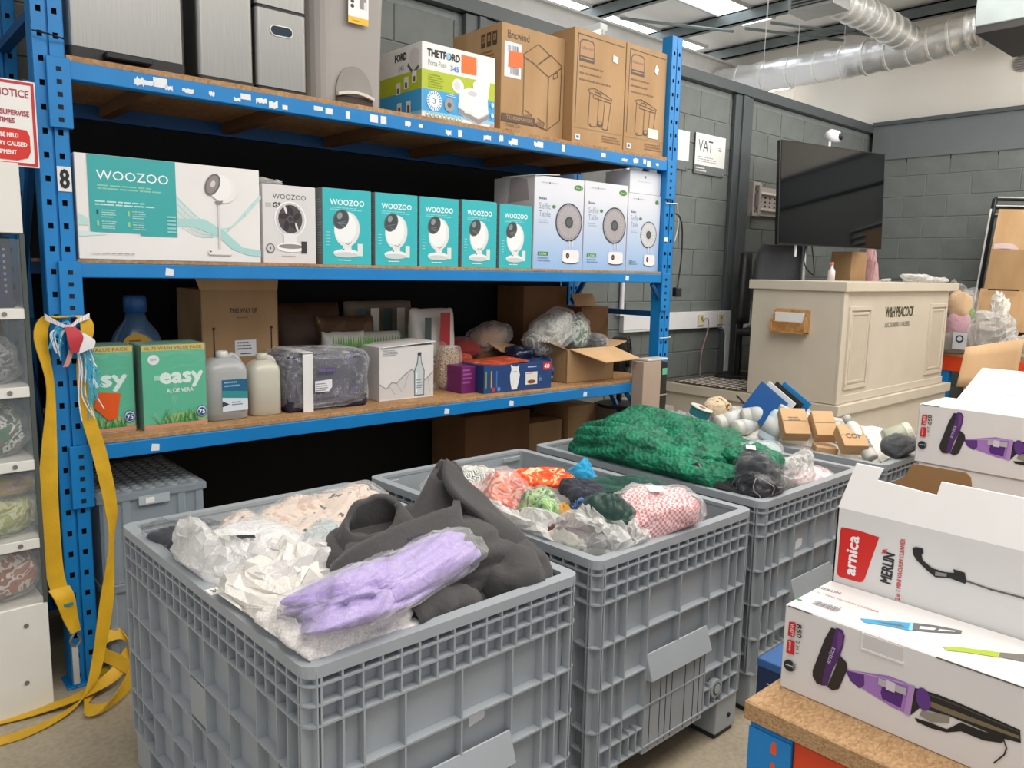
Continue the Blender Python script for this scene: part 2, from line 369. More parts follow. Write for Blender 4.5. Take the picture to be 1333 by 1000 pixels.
def sheet(mb, fn, nu, nv, th, m):
    """thin surface fn(u,v)->Vector, given thickness along z-ish normal"""
    P = [[Vector(fn(i/nu, j/nv)) for i in range(nu+1)] for j in range(nv+1)]; vs = []
    for sgn in (1, -1):
        for j in range(nv+1):
            for i in range(nu+1):
                du = P[j][min(i+1, nu)]-P[j][max(i-1, 0)]; dv = P[min(j+1, nv)][i]-P[max(j-1, 0)][i]
                nn = du.cross(dv); nn = nn.normalized() if nn.length > 1e-12 else Vector((0,0,1)); vs.append(P[j][i] + nn*th/2*sgn)
    A = (nu+1)*(nv+1); q = lambda i, j: j*(nu+1)+i; fs = []
    for j in range(nv):
        for i in range(nu):
            a, b, c, d = q(i,j), q(i+1,j), q(i+1,j+1), q(i,j+1); fs += [(a,b,c,d), (d+A,c+A,b+A,a+A)]
    for i in range(nu): fs += [(q(i,0), q(i,0)+A, q(i+1,0)+A, q(i+1,0)), (q(i+1,nv), q(i+1,nv)+A, q(i,nv)+A, q(i,nv))]
    for j in range(nv): fs += [(q(0,j+1), q(0,j+1)+A, q(0,j)+A, q(0,j)), (q(nu,j), q(nu,j)+A, q(nu,j+1)+A, q(nu,j+1))]
    return mb.add(vs, fs, m)

CLAMP = []
def clamp_in(objs, x0, x1, y0, y1, top=.80):
    """push soft contents inside the crate walls below the rim"""
    bpy.context.view_layer.update()
    for o in objs:
        for q in [o]+list(o.children_recursive):
            if q.type != 'MESH' or q.name.startswith(('printed', 'bag_print', 'price')): continue
            M_ = q.matrix_world.copy(); Mi = M_.inverted()
            for v in q.data.vertices:
                p = M_ @ v.co
                lim = 0 if p.z < top else (p.z-top)*1.2
                c = Vector((min(max(p.x, x0-lim), x1+lim), min(max(p.y, y0-lim), y1+lim), max(p.z, .165)))
                if (c-p).length > 1e-6: v.co = Mi @ c
# ================= THE SETTING =================
struct('floor', MB().box(-6, 14, -8, 1.2, -.1, 0, CONC))
WX1 = 8.45; WZ = 3.29
wl = struct('wall_left', MB().box(-3, WX1+.2, 1.0, 1.15, 0, 3.2, MORTAR))
wr = struct('wall_rear', MB().box(WX1, WX1+.15, -4.5, 1.0, 0, 2.88, MORTAR))
struct('wall_gable', MB().box(WX1+.16, WX1+.3, -6, 9, 0, 4.6, mat('#ece6dc', .7, var=.03, scale=1)))
struct('trim_1', MB().box(-3, WX1+.2, .93, 1.17, 3.205, WZ, STEELP))
struct('trim_2', MB().box(WX1-.03, WX1+.17, -4.5, .93, 2.9, 3.27, mat('#6d7275', .5, var=.04)).box(WX1-.07, WX1+.17, -4.5, .93, 3.27, 3.31, STEELP))
struct('trim_3', MB().box(WX1-.004, WX1+.1, -4.5, 1.0, 2.86, 2.9, BLACKSHEET))
_blk = {}
def block(parent, axis, p0, z0, L, rnd):
    k = round(L, 3)
    if (axis, k) not in _blk:
        b = MB(); b.box(*((0, L-.01, -.008, .002) if axis == 'x' else (-.008, .002, 0, L-.01)), 0, .215, BLOCK)
        o = b.build('block', None, bevel=.003); _blk[(axis, k)] = o.data; C.objects.unlink(o); bpy.data.objects.remove(o)
    o = bpy.data.objects.new('block', _blk[(axis, k)]); C.objects.link(o); o.parent = parent
    j = rnd.uniform(-.0015, .0015)
    o.location = (p0, 1.0+j, z0) if axis == 'x' else (WX1+j, p0, z0)
rnd = random.Random(4)
r = 0; z = .012
while z < 3.1:
    off = .225*(r % 2)
    x = -1.35 - off
    while x < WX1-.05:
        L = min(.45, WX1-x)
        hid = x+.45 < 3.15 and z < 2.1
        if not (hid or (x > 3 and z < .45)): block(wl, 'x', x+.005, z, L, rnd)
        x += .45
    if z < 2.8 and z > .4:
        y = 1.0 - off
        while y > -1.7: 
            L = .45 if y != 1.0 or off == 0 else .45
            block(wr, 'y', y-.45+.005, z, .45, rnd); y -= .45
        if off: block(wr, 'y', 1.0-.225+.005, z, .225, rnd)
    z += .225; r += 1
for i, (a, b) in enumerate(((5.655, 5.945), (2.54, 2.80), (-.6, -.34))):
    struct('trim_%d' % (i+4), MB().box(a, b, .95, .99, 0, 3.2, STEELP).box(a+.1, b-.1, .93, .99, 0, 3.2, STEELP), bevel=.004)
# roof
struct('ceiling', MB().box(-4, WX1+.3, -5, 1.0, 4.45, 4.5, mat('#efebe4', .7, var=.03, scale=1)).box(-4, WX1+.3, 1.0, 1.3, 4.45, 4.5, mat('#efebe4', .7, var=.03, scale=1)).box(-4, WX1+.3, 1.3, 9, 4.45, 4.5, mat('#efebe4', .7, var=.03, scale=1)))
SKY = emis('daylit_rooflight', '#eaf2fb', 3.2)
for i, (x0, x1, y0, y1) in enumerate(((4.2, 7.62, 1.78, 2.18), (6.2, 7.5, .98, 1.36), (3.9, 8.1, 2.98, 3.75), (3.5, 8.2, 4.3, 5.0), (3.5, 8.3, 5.6, 6.2))):
    wnd = struct('window_%d' % (i+1), MB().box(x0, x1, y0, y1, 4.435, 4.449, SKY))
    f = MB(); 
    for yy in (y0, y1): f.box(x0, x1, yy-.012, yy+.012, 4.42, 4.45, mat('#bdbab4', .6))
    f.build('window_frame', wnd)
GALV = mat('#737b79', .5, .4, var=.12, scale=6)
n = 7
for x in (2.4, 3.6, 4.8, 5.95, 7.15, 8.3):
    struct('trim_%d' % n, MB().box(x-.035, x+.035, -5, 9, 4.30, 4.315, GALV).box(x-.035, x-.025, -5, 9, 4.30, 4.43, GALV).box(x-.035, x+.035, -5, 9, 4.415, 4.43, GALV)); n += 1
struct('trim_%d' % n, MB().box(2, WX1+.1, 2.72, 2.9, 4.02, 4.2, mat('#c6c3bd', .55, var=.04)).box(2, WX1+.1, 2.66, 2.96, 4.0, 4.025, mat('#c6c3bd', .55, var=.04)).box(2, WX1+.1, 2.66, 2.96, 4.185, 4.205, mat('#c6c3bd', .55, var=.04))); n += 1
for (xa, xb, ya, yb) in ((7.15, 8.3, 1.55, 1.0), (7.15, 8.3, 1.85, 1.3), (5.95, 7.15, 2.6, 2.0)):
    struct('trim_%d' % n, MB().tube([(xa, ya, 4.24), (xb, yb, 4.24)], .016, GALV, 6)); n += 1
# ducts
def duct(path, r0, label, extra=None):
    P = catmull(path, 14); rs = []
    for i in range(len(P)):
        rs.append(r0*(1 + .035*math.sin(i*1.9) + .03*noise.noise(P[i]*7)))
    t = thing('foil_duct', label, 'duct', (0,0,0)); 
    o = MB().tube(P, r0, FOIL, 20, True, rs).build('duct_skin', t, smooth=True)
    for i in range(3, len(P)-2, 4):
        d = (P[i+1]-P[i-1]).normalized()*.012; MB().tube([P[i]-d, P[i]+d], rs[i]+.008, mat('#e4e3df', .35, .5), 20).build('tape_band', t, smooth=False)
    return t
duct([(7.8, 4.3, 3.86), (7.8, 3.2, 3.86), (7.8, 2.2, 3.87), (7.8, 1.1, 3.87), (7.8, .3, 3.89), (7.8, -.28, 3.95)], .165, 'long silver foil duct running along the white wall below the roof')
duct([(7.72, .36, 3.97), (7.2, .38, 4.0), (6.7, .4, 4.02), (6.3, .47, 4.04)], .135, 'short silver foil duct branching off towards the roof grille')
t = thing('duct_grille_box', 'grey sheet metal box with slatted outlet at the end of the short duct', 'vent', (6.0, .28, 3.9))
MB().box(0, .3, 0, .42, .0, .26, mat('#a9aba9', .4, .5)).build('housing', t, bevel=.004)
b = MB(); b.box(-.004, .0, .03, .39, .03, .23, mat('#3c4040', .6)); b.build('outlet', t)
for k in range(7): MB().box(-.012, -.004, .03, .39, .04+k*.028, .05+k*.028, mat('#8a8d8b', .4, .5)).build('slat', t)
t = thing('air_handling_unit', 'grey boxed air unit hanging near the roof at the right, dark underneath', 'air unit', (7.0, -1.55, 3.7))
MB().box(0, 1.05, 0, 1.05, .06, .46, mat('#9aa3a3', .45, .2)).build('housing', t, bevel=.006)
MB().box(.01, 1.04, .01, 1.04, 0, .06, mat('#2c2a29', .6)).build('base_tray', t)
for (a, b_) in ((.1, .1), (.95, .1), (.1, .95), (.95, .95)): MB().tube([(a, b_, .46), (a, b_, .74)], .006, GALV, 6).build('hanger_rod', t)
t = thing('round_vent', 'round grey louvred vent high on the white wall', 'vent', (WX1+.155, -.44, 3.76))
MB().tube([(-.02, 0, 0), (0, 0, 0)], .085, mat('#9b9690', .6), 24).build('vent_ring', t)
for k in range(6): 
    zz = -.06+k*.024; hw = math.sqrt(.075**2-zz*zz); MB().box(-.028, -.02, -hw, hw, zz-.004, zz+.006, mat('#6f6b66', .6)).build('slat', t)
def tube_light(x, y, z, axis, label, L=1.2):
    t = thing('fluorescent_light', label, 'light', (x, y, z), 0 if axis == 'y' else -PI/2)
    MB().box(-.05, .05, -L/2, L/2, 0, .06, mat('#eceae5', .5)).build('light_housing', t, bevel=.003)
    MB().tube([(0, -L/2+.02, -.022), (0, L/2-.02, -.022)], .014, emis('lit_tube', '#fff7e8', 7), 8).build('lamp_tube', t)
    for s in (-1, 1): MB().box(-.015, .015, s*(L/2-.01)-.01, s*(L/2-.01)+.01, -.04, 0, mat('#dddad4', .5)).build('end_holder', t)
tube_light(5.25, 2.7, 3.9, 'y', 'lit fluorescent batten hanging beside the roof beam', 1.0)
tube_light(8.35, 2.47, 3.86, 'y', 'lit fluorescent batten on the white wall under the foil duct', 1.1)
for k, (x, y) in enumerate(((6.9, 1.45), (7.3, 1.3), (7.5, .9), (6.5, 1.2))):
    tag(MB().tube([(x, y, 3.4 if k < 2 else 3.9), (x, y, 4.43)], .003, mat('#cfcdc8', .5), 5).build('hanging_cable'), ('longest thin pale cable, hanging left of the grille box', 'thin pale cable hanging in front of the long foil duct', 'short thin cable above the middle of the foil duct', 'short thin cable beside the duct grille box')[k], 'cable', 'thin cables hanging from the roof')
# ================= wall fittings =================
t = thing('cable_trunking', 'white plastic cable trunking along the grey wall with a leg going down', 'trunking', (4.2, .99, 1.115))
WP = mat('#e9e9ec', .35, var=.02)
MB().box(0, 1.86, -.05, 0, 0, .15, WP).build('channel', t, bevel=.006, seg=2)
MB().prism([(1.42,0),(1.88,0),(1.8,-.03),(1.76,-.07),(1.75,-.44),(1.5,-.44),(1.49,-.07),(1.46,-.03)], (0,-.052,0), (1,0,0), (0,0,1), (0,.05,0), WP).build('down_leg', t, bevel=.003)
MB().box(1.495, 1.755, -.056, 0, -.12, -.105, mat('#cfcfd2', .4)).build('joint_cover', t)
MB().box(1.875, 1.9, -.052, 0, -.0, .152, mat('#dcdce0', .35)).build('end_cap', t, bevel=.004)
MB().box(.0, .45, -.053, -.05, .015, .02, mat('#b8b8bb', .5)).build('joint_line', t)
for k, x in enumerate((1.02, 1.33)):
    s = thing('power_socket', ('cream wall socket with the pink cable, on the white trunking', 'cream wall socket above the trunking leg')[k], 'socket', (4.2+x, .935, 1.14))
    MB().box(0, .085, -.012, 0, 0, .1, mat('#d8cfb0', .4)).build('socket_plate', s, bevel=.004)
    MB().box(.03, .055, -.014, -.012, .05, .08, mat('#8d856b', .5)).build('socket_holes', s)
tag(MB().tube(catmull([(5.27, .915, 1.19), (5.31, .89, 1.2), (5.33, .9, 1.1), (5.3, .93, .9), (5.29, .93, .69)]), .006, mat('#a8848c', .5), 6).build('pink_cable'), 'pink cable plugged into the wall socket and hanging to the platform', 'cable')
tag(MB().tube(catmull([(4.72, .93, 1.12), (4.72, .92, 1.0), (4.69, .93, .85), (4.66, .93, .69)]), .006, mat('#c9c3b5', .5), 6).build('pale_cable'), 'pale cable hanging beneath the white trunking next to the rack', 'cable')
t = thing('conduit_pipe', 'thin white vertical conduit on the wall seen through the rack', 'pipe', (4.2, .97, 1.26)); MB().tube([(0,0,0),(0,0,1.3)], .018, WP, 8).build('pipe', t)
MB().box(-.05, .02, -.03, .02, -.01, .03, WP).build('elbow', t)
def wallsign(x0, x1, z0, z1, label, words):
    t = thing('wall_sign', label, 'sign', (x0, .985, z0))
    wd, h = x1-x0, z1-z0
    MB().box(0, wd, -.012, 0, 0, h, mat('#6f7474', .4)).build('sign_board', t, bevel=.002)
    a = Art((0, -.0125, 0), (1,0,0), (0,0,1)); a.rect(.0, wd, .075, h, '#ececea')
    words(a, wd, h); a.done(t)
    for xx in (.03, wd-.03): MB().tube([(xx, -.018, .02), (xx, -.012, .02)], .008, mat('#d8d8d8', .3, .8), 8).build('screw_cap', t)
def vw(a, wd, h):
    a.text('VAT', .04, h-.15, .22, .105, '#3b3b3d'); a.fine(.35, h-.10, .05, 3, .012, '#66696b'); a.fine(.04, h-.2, .3, 3, .018, '#a5a7a8'); a.fine(.02, .045, .17, 2, .022, '#dedede')
wallsign(5.1, 5.555, 2.46, 2.8, 'white VAT sign with grey base strip on the block wall', vw)
def vw2(a, wd, h): a.rect(.06, .09, h-.09, h-.05, '#8a8c8d'); a.fine(.0, h-.03, .1, 1, .02, '#b0b2b3')
wallsign(4.72, 5.01, 2.47, 2.79, 'white sign half hidden by the blue rack upright', vw2)
t = thing('television_bracket', 'pale steel wall bracket with holes beside the dark column', 'bracket', (5.97, .985, 2.16))
GB = mat('#b4aca8', .5, .2)
MB().box(.12, .68, -.03, -.0, .0, .27, GB).build('wall_plate', t, bevel=.003)
for z0 in (.05, .2): MB().box(.1, .66, -.06, -.03, z0, z0+.022, mat('#d8d2ca', .4)).build('rail', t)
MB().box(0, .03, -.07, 0, -.01, .3, GB).box(.0, .13, -.07, -.05, .27, .3, GB).box(0, .13, -.07, -.05, -.01, .02, GB).box(.1, .14, -.075, -.04, 0, .29, GB).build('side_arm', t, bevel=.002)
for i in range(5):
    for j in range(3): MB().box(.19+i*.085, .215+i*.085, -.033, -.03, .085+j*.04, .1+j*.04, HOLE).build('slot_hole', t)
# ================= rostrum platform and desk =================
t = thing('rostrum_platform', 'cream painted wooden platform under the desk, against the wall', 'platform', (4.83, -.58, 0))
MB().box(.03, 2.2, .03, 1.555, 0, .6, CREAM).build('plinth', t)
MB().box(0, 2.23, 0, 1.57, .585, .66, CREAM).build('edge_board', t, bevel=.004, seg=2)
MB().box(.05, 2.18, .05, 1.56, .66, .664, mat('#7b7164', .7, var=.1)).build('platform_floor', t)
def _mesh(nt, bs, co, tc):
    bs.inputs['Base Color'].default_value = lin('#c9bfae')
t = thing('floor_grid_mat', 'white and brown lattice mat lying on the platform behind the desk', 'mat', (4.87, .28, .666))
MB().box(0, .95, 0, .62, 0, .006, mat('#5b4a3d', .8)).build('mat_backing', t)
g = MB(); 
for k in range(13): g.box(.02+k*.074, .068+k*.074, .0, .62, .006, .011, mat('#ece6da', .6))
g2 = MB()
for k in range(11): g2.box(0, .95, .01+k*.058, .03+k*.058, .006, .0125, mat('#5b4a3d', .8))
g.build('lattice_strips', t); g2.build('cross_strips', t)
t = thing('auction_desk', 'large cream painted rostrum desk with panelled front and lettering', 'desk', (4.86, -.55, .664))
MB().box(0, 2.08, .02, .74, 0, .83, CREAM).build('desk_body', t, bevel=.003)
MB().box(-.025, 2.2, -.02, .765, .83, .9, CREAM).build('desk_top', t, bevel=.006, seg=2)
MB().box(-.004, .06, .0, .02, 0, .83, CREAM).build('corner_post', t, bevel=.002)
MB().box(.06, 2.08, .008, .02, .0, .06, CREAM).build('skirting', t, bevel=.002)
for (x0, x1) in ((.12, .50), (1.66, 2.04)):
    z0, z1 = .1, .72
    p = MB().box(x0+.06, x1-.06, .014, .02, z0+.06, z1-.06, mat('#c9bfad', .5, var=.03)).build('front_panel', t)
    for d, wq, ht in ((0, .03, .016), (.045, .018, .012)):
        a0, a1, b0, b1 = x0+d, x1-d, z0+d, z1-d
        MB().box(a0, a1, .02-ht, .021, b0, b0+wq, CREAM).box(a0, a1, .02-ht, .021, b1-wq, b1, CREAM).box(a0, a0+wq, .02-ht, .021, b0+wq, b1-wq, CREAM).box(a1-wq, a1, .02-ht, .021, b0+wq, b1-wq, CREAM).build('moulding', p, bevel=.003)
a = Art((0, .019, 0), (1,0,0), (0,0,1)); a.text('W&H PEACOCK', .76, .625, .56, .085, '#35402f', bold=.003); a.done(t, 'name_lettering'); a = Art((0, .019, 0), (1,0,0), (0,0,1)); a.text('AUCTIONEERS & VALUERS', .77, .545, .48, .04, '#7b8174', bold=.0008); a.done(t, 'small_lettering')
t = thing('leaflet_holder', 'small wooden leaflet holder with white paper on the side of the desk', 'holder', (4.858, -.02, 1.82-.65))
WOOD = custom('pale_wood', lambda nt, bs, co, tc: (lambda wv: (nt.links.new(co, wv.inputs['Vector']), nt.links.new(ramp(nt, wv.outputs['Fac'], [(0, '#a8763f'), (1, '#c99b62')]), bs.inputs['Base Color'])))(N(nt, 'ShaderNodeTexWave', Scale=14.0, Distortion=5.0)), .55)
MB().box(-.012, 0, -.28, .0, 0, .18, WOOD).build('back_board', t, bevel=.002)
MB().box(-.085, -.012, -.28, .0, 0, .012, WOOD).build('ledge', t, bevel=.002)
MB().box(-.07, -.06, -.27, -.01, .012, .085, WOOD).build('front_board', t, bevel=.002)
for y in (-.28, -.012): MB().prism([(-.012,0),(-.085,0),(-.075,.09),(-.012,.18)], (0,y,0), (1,0,0), (0,0,1), (0,.012,0), WOOD).build('side_board', t)
tag(MB().box(4.80, 4.835, -.27, -.045, 1.19, 1.325, PAPER).build('paper_stack'), 'white papers standing in the wooden holder on the desk side', 'paper')
# television
dirx = Vector((math.cos(-.218), math.sin(-.218), 0)); A0 = Vector((5.42, .32, 1.86))
t = thing('television', 'large black flat television standing turned above the cream desk', 'television', A0, -.218, rot=(math.radians(-3), 0, -.218))
MB().box(0, 1.37, 0, .04, 0, .86, mat('#070708', .25)).build('casing', t, bevel=.005)
MB().box(.012, 1.358, -.002, .0, .016, .848, mat('#050608', .06, var=0)).build('screen', t)
MB().box(.5, .87, .04, .08, .2, .6, BLACK).build('rear_bulge', t, bevel=.01)
t = thing('television_stand', 'grey pole stand behind the desk carrying the television', 'stand', (5.92, .34, .665))
MB().tube([(0,0,.02),(0,0,1.6)], .022, mat('#8d8f90', .4, .6), 12).build('pole', t, smooth=True)
MB().box(-.25, .25, -.1, .18, 0, .02, BLACK).build('base_plate', t, bevel=.004)
MB().tube([(-.2,-.02,1.1),(-.2,-.02,1.62)], .011, mat('#dcdcdc', .4), 8).build('side_rod', t)
MB().tube(catmull([(.03,-.03,1.3),(.1,-.05,1.0),(.07,-.05,.95),(-.05,-.03,1.05),(-.03,-.03,1.25)]), .006, BLACK, 6).build('stand_cable', t)
t = thing('dome_camera', 'small white ball camera on a stem above the television', 'camera', (6.15, .3, 2.66))
MB().tube([(0,0,0),(0,0,.13)], .012, WP, 8).build('stem', t); 
MB().tube([(-.03,0.02,.17),(.0,0,.17),(.07,-.02,.165),(.11,-.03,.16)], .055, WP, 14, True, [.03,.055,.055,.04]).build('camera_body', t, smooth=True); MB().tube([(.05,-.045,.165),(.075,-.075,.162)], .03, BLACK, 12).build('lens', t)
# chair
t = thing('office_chair', 'dark grey fabric office chair behind the cream desk', 'chair', (5.83, .60, .666), -.45)
FB = cloth('#3f4044', 60, .2)
def cb(u, v):
    x = (u-.5)*.5*(1-.25*abs(2*v-1)**3); return (x, -.12+.05*math.cos((u-.5)*2.6)-.04*v, .62+v*.58)
m = MB(); sheet(m, cb, 12, 12, .06, FB); m.build('backrest', t, smooth=True)
MB().box(-.25, .25, -.55, -.1, .42, .5, FB).build('seat', t, bevel=.03, seg=3, smooth=True)
MB().box(-.03, .03, -.05, .0, .4, .8, BLACK).build('back_bracket', t, bevel=.005)
MB().tube([(0,-.3,.1),(0,-.3,.43)], .03, BLACK, 12).build('gas_column', t)
for k in range(5):
    an = 2*PI*k/5+2.2; ex_, ey_ = math.cos(an)*.32, math.sin(an)*.32-.3
    l = MB().tube([(0,-.3,.13),(ex_,ey_,.08)], .02, BLACK, 8, True, [.03,.018]).build('base_leg', t)
    MB().tube([(ex_-.012,ey_-.012,.03),(ex_+.012,ey_+.012,.03)], .03, BLACK, 12).build('castor', l)
t = thing('swivel_chair', 'black chair back standing left of the grey office chair', 'chair', (5.56, .72, .666), .3)
m = MB(); sheet(m, lambda u, v: ((u-.5)*.30*(1-.3*v*v), -.04*math.cos((u-.5)*2), .5+v*.62), 8, 8, .05, BLACK); m.build('backrest', t, smooth=True)
MB().tube([(0,.0,.02),(0,.0,.5)], .03, BLACK, 8).build('column', t); MB().box(-.2,.2,-.35,-.02,.4,.46,BLACK).build('seat', t, bevel=.02)
MB().box(-.16,.16,-.16,.16,0,.04,BLACK).build('chair_base', t, bevel=.01)
# things standing on or behind the desk
def simplecard(name, label, x, y, z, w_, d, h, rz, m, cat='box', rot=None):
    t = thing(name, label, cat, (x, y, z), rz, rot=rot); carton(t, w_, d, h, m); return t
simplecard('tall_carton', 'tall narrow brown carton behind the desk under the television', 6.68, .26, .666, .32, .2, 1.17, 0, CARD)
lump('pink_wrap', 'pale pink wrapped bundle leaning beside the tall brown carton', 'bag', (7.09, .25, 1.38), (.07, .09, .46), cloth('#b88f92'), 3)
for k, (x, y, s, lb) in enumerate(((6.6, -.1, .04, 'small crumpled clear film on the desk top'), (6.68, -.35, .12, 'crumpled clear plastic bag on the right end of the desk'), (6.86, -.45, .08, 'second crumpled clear bag beside the first at the desk end'))):
    lump('clear_bag', lb, 'bag', (x, y, 1.565+s*.25), (s, s, s*.32), MILKY, 20+k, amp=.35)
t = thing('spray_bottle', 'small white and pink spray bottle behind the desk under the television', 'bottle', (5.8, .02, 1.565))
MB().lathe([(.03,0),(.03,.08),(.012,.11),(.012,.13)], (0,0,0), mat('#d9cfcf', .4), 14).build('bottle_body', t, smooth=True); MB().box(-.03,.012,-.01,.01,.13,.155,mat('#c06a70', .4)).build('trigger', t)
# ================= BLUE PALLET RACK =================
L_ = 3.305
rack = rthing('pallet_rack', 'tall blue steel shelving rack with chipboard decks along the wall', 'rack', 0, 0, 0)
def upright(x0, y0, side=1):
    """C section post, face towards -y with two columns of holes"""
    b = MB(); Wd = .1; H = 3.02; yy = y0
    cols = [(.018, .034), (.066, .082)]
    xs = [0, .018, .034, .046, .054, .066, .082, .1]
    ys = [yy, yy, yy, yy, yy+.012, yy+.012, yy, yy]
    def yf(x): return yy+.01 if .046 <= x <= .054 else yy
    z = 0; pitch = .08
    zz = [0]
    while z + pitch < H: zz += [z+.03, z+.05, z+pitch]; z += pitch
    zz += [H]
    for i in range(len(zz)-1):
        hole = (i % 3 == 1) and zz[i+1]-zz[i] < .021
        for j in range(7):
            if hole and j in (1, 5): continue
            a, c = xs[j], xs[j+1]
            d = .012 if j == 3 else 0
            b.add([(x0+a, yy+d, zz[i]), (x0+c, yy+d, zz[i]), (x0+c, yy+d, zz[i+1]), (x0+a, yy+d, zz[i+1])], [(0,1,2,3)], BLUE)
    for a in (.046, .054): b.add([(x0+a, yy, 0), (x0+a, yy+.012, 0), (x0+a, yy+.012, H), (x0+a, yy, H)], [(0,1,2,3)], BLUE)
    b.box(x0, x0+.003, yy, yy+.075, 0, H, BLUE).box(x0+.097, x0+.1, yy, yy+.075, 0, H, BLUE)
    u = b.build('upright', rack)
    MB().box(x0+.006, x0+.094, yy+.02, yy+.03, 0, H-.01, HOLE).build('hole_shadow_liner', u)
    MB().box(x0-.015, x0+.115, yy-.02, yy+.1, 0, .008, BLUE).build('base_plate', u, bevel=.002)
    return u
UL = upright(-.1, 0); UR = upright(L_, 0); upright(-.1, .82); upright(L_, .82)
for xx in (-.05, L_+.05):
    for z in (.25, 1.32, 2.45, 2.9): MB().box(xx-.02, xx+.02, .05, .85, z, z+.035, BLUED).build('frame_brace', rack)
    for (za, zb) in ((.27, 1.33), (2.46, 1.36), (2.46, 2.9)): MB().tube([(xx, .06, za), (xx, .84, zb)], .018, BLUED, 6).build('frame_brace', rack)
BE = [(2.222, 2.283), (1.540, 1.592), (.864, .922)]; DK = [2.305, 1.607, .94]
stk = random.Random(11)
STW = mat('#e4e6e8', .6, var=.05)
for i, ((z0, z1), dk) in enumerate(zip(BE, DK)):
    x1 = L_
    f = MB().box(0, x1, -.012, .035, z0, z1, BLUE).build('front_beam', rack, bevel=.003)
    if i == 0:
        x = .15
        spots = [.235,.27,.31,.34,.41,.5,.6,.635,.7,.75,.8,.95,1.0,1.09,1.22,1.27,1.4,1.47,1.63,1.7,1.87,1.96,2.02,2.05,2.2,2.23,2.4,2.72,2.9,3.0,3.08,3.12,3.2]
        for k, x in enumerate(spots):
            wd = stk.uniform(.018, .05); zc = stk.uniform(.3, .6); hh = stk.uniform(.4, .85)*.045; pts = []
            rag = stk.random() < .6
            for q in range(7): pts.append((x-wd/2+wd*q/6, z0+zc*(z1-z0)-hh*(.5-(stk.uniform(0, .35) if rag else .02))))
            for q in range(7): pts.append((x+wd/2-wd*q/6, z0+zc*(z1-z0)+hh*(.5-(stk.uniform(0, .3) if rag else .02))))
            pts = [(a, min(max(c, z0+.004), z1-.004)) for a, c in pts]
            MB().prism(pts, (0,-.0128,0), (1,0,0), (0,0,1), (0,.0008,0), STW).build('sticker_remnant', f)
    else:
        for x in ((.3, 2.95) if i == 1 else (.22, 1.62, 2.05, 2.62)):
            MB().prism([(x,z0+.012),(x+.03,z0+.01),(x+.032,z0+.035),(x+.004,z0+.04)], (0,-.0128,0), (1,0,0), (0,0,1), (0,.0008,0), STW).build('sticker_remnant', f)
    for s, xx in ((-1, 0), (1, L_)):
        a, c = (xx-.062, xx+.012) if s < 0 else (xx-.012, xx+.062)
        bt = z1+.006; cn = MB().box(a, c, -.018, -.004, bt-.235, bt, BLUE).build('beam_connector', f, bevel=.002)
        for q in range(5): MB().box((a+c)/2-.008, (a+c)/2+.008, -.0195, -.0185, bt-.215+q*.042, bt-.2+q*.042, HOLE).build('slot', cn)
    MB().box(0, x1, .80, .845, z0, z1, BLUED).build('rear_beam', rack)
    MB().box(.003, x1+(.0 if i else .0), .0 if i != 1 else .002, .84, z1, dk, DECK).build('deck_board', rack, bevel=.002)
    if i == 0:
        for x in (.3, .85, 1.4, 1.95, 2.5, 3.05): MB().box(x, x+.05, .035, .8, z0+.01, z1, mat('#6b4a2c', .8)).build('deck_joist', rack)
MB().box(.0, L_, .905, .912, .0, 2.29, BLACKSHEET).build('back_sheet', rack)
for (xa, za, xb, zb) in ((L_-.08, 1.53, L_+.0, 1.44), (L_-.28, .86, L_-.0, .56)): MB().tube([(xa, .01, za), (xb, .01, zb)], .014, BLUED, 6).build('knee_brace', rack)
# number plate
t = MB().box(-.046, -.002, -.0035, -.0005, 1.84, 1.925, WHITE).build('number_plate', rack)
a = Art((-.046, -.004, 1.84), (1,0,0), (0,0,1)); a.text('8', .009, .012, .027, .066, '#15161a', bold=.0025); a.done(t)
tag(MB().tube([W(-.05,-.02,2.36)+Vector((-.05,0,0)), W(-.05,-.03,2.355), W(-.05,-.02,2.35)+Vector((.05,0,0))], .003, BLACK, 5).build('cable_tie'), 'dark wire tie around the left blue upright above the deck', 'tie')
tag(MB().box(-1.6, -.13, .93, .94, 0, 2.3, BLACKSHEET).build('black_sheet'), 'black sheet hanging on the wall behind the glass cabinet', 'sheet')
# ---- cartons on the middle shelf
Z2, Z1, Z3 = 1.607, 2.305, .94
TEAL = '#3aa6a6'; GREYT = '#55585c'
SIDEG = mat('#8c9494', .6, var=.04)
def boxthing(name, label, x0, x1, y, z, h, d, m, cat='box', group=None, **k):
    t = rthing(name, label, cat, x0, y, z, group=group); carton(t, x1-x0, d, h, m, **k); return t, x1-x0, h
t, w_, h_ = boxthing('fan_box', 'long white and teal pedestal fan box at the left end of the middle shelf', .01, .687, .0, Z2, .372, .2, WHITE)
a = Art((0,0,0), (1,0,0), (0,0,1))
for k in range(9): 
    q = k/9; pts = [(.0, .10+.05*q)]; 
    a.line([(.34+i*.034, .25-.10*math.sin(i*.32+q*.7)-.05*q-.004*i + (.045 if i > 6 else 0)*((i-6)/4)) for i in range(11)], .006-.0005*k, '#cfe3e2' if k % 2 else '#b4d8d6')
a.poly([(.34,.13),(.4,.135),(.5,.10),(.56,.05),(.62,.03),(.677,.025),(.677,.05),(.6,.06),(.53,.12),(.45,.165),(.34,.16)], '#a9d3d0')
a.poly([(.001,.12),(.035,.12),(.035,.145),(.001,.165)], '#b9dbd8'); a.poly([(.001,.08),(.05,.085),(.1,.09),(.035,.1),(.001,.1)], '#cfe3e2')
a.rect(.04, .345, .098, .371, TEAL); a.rect(.21, .345, .09, .1, TEAL)
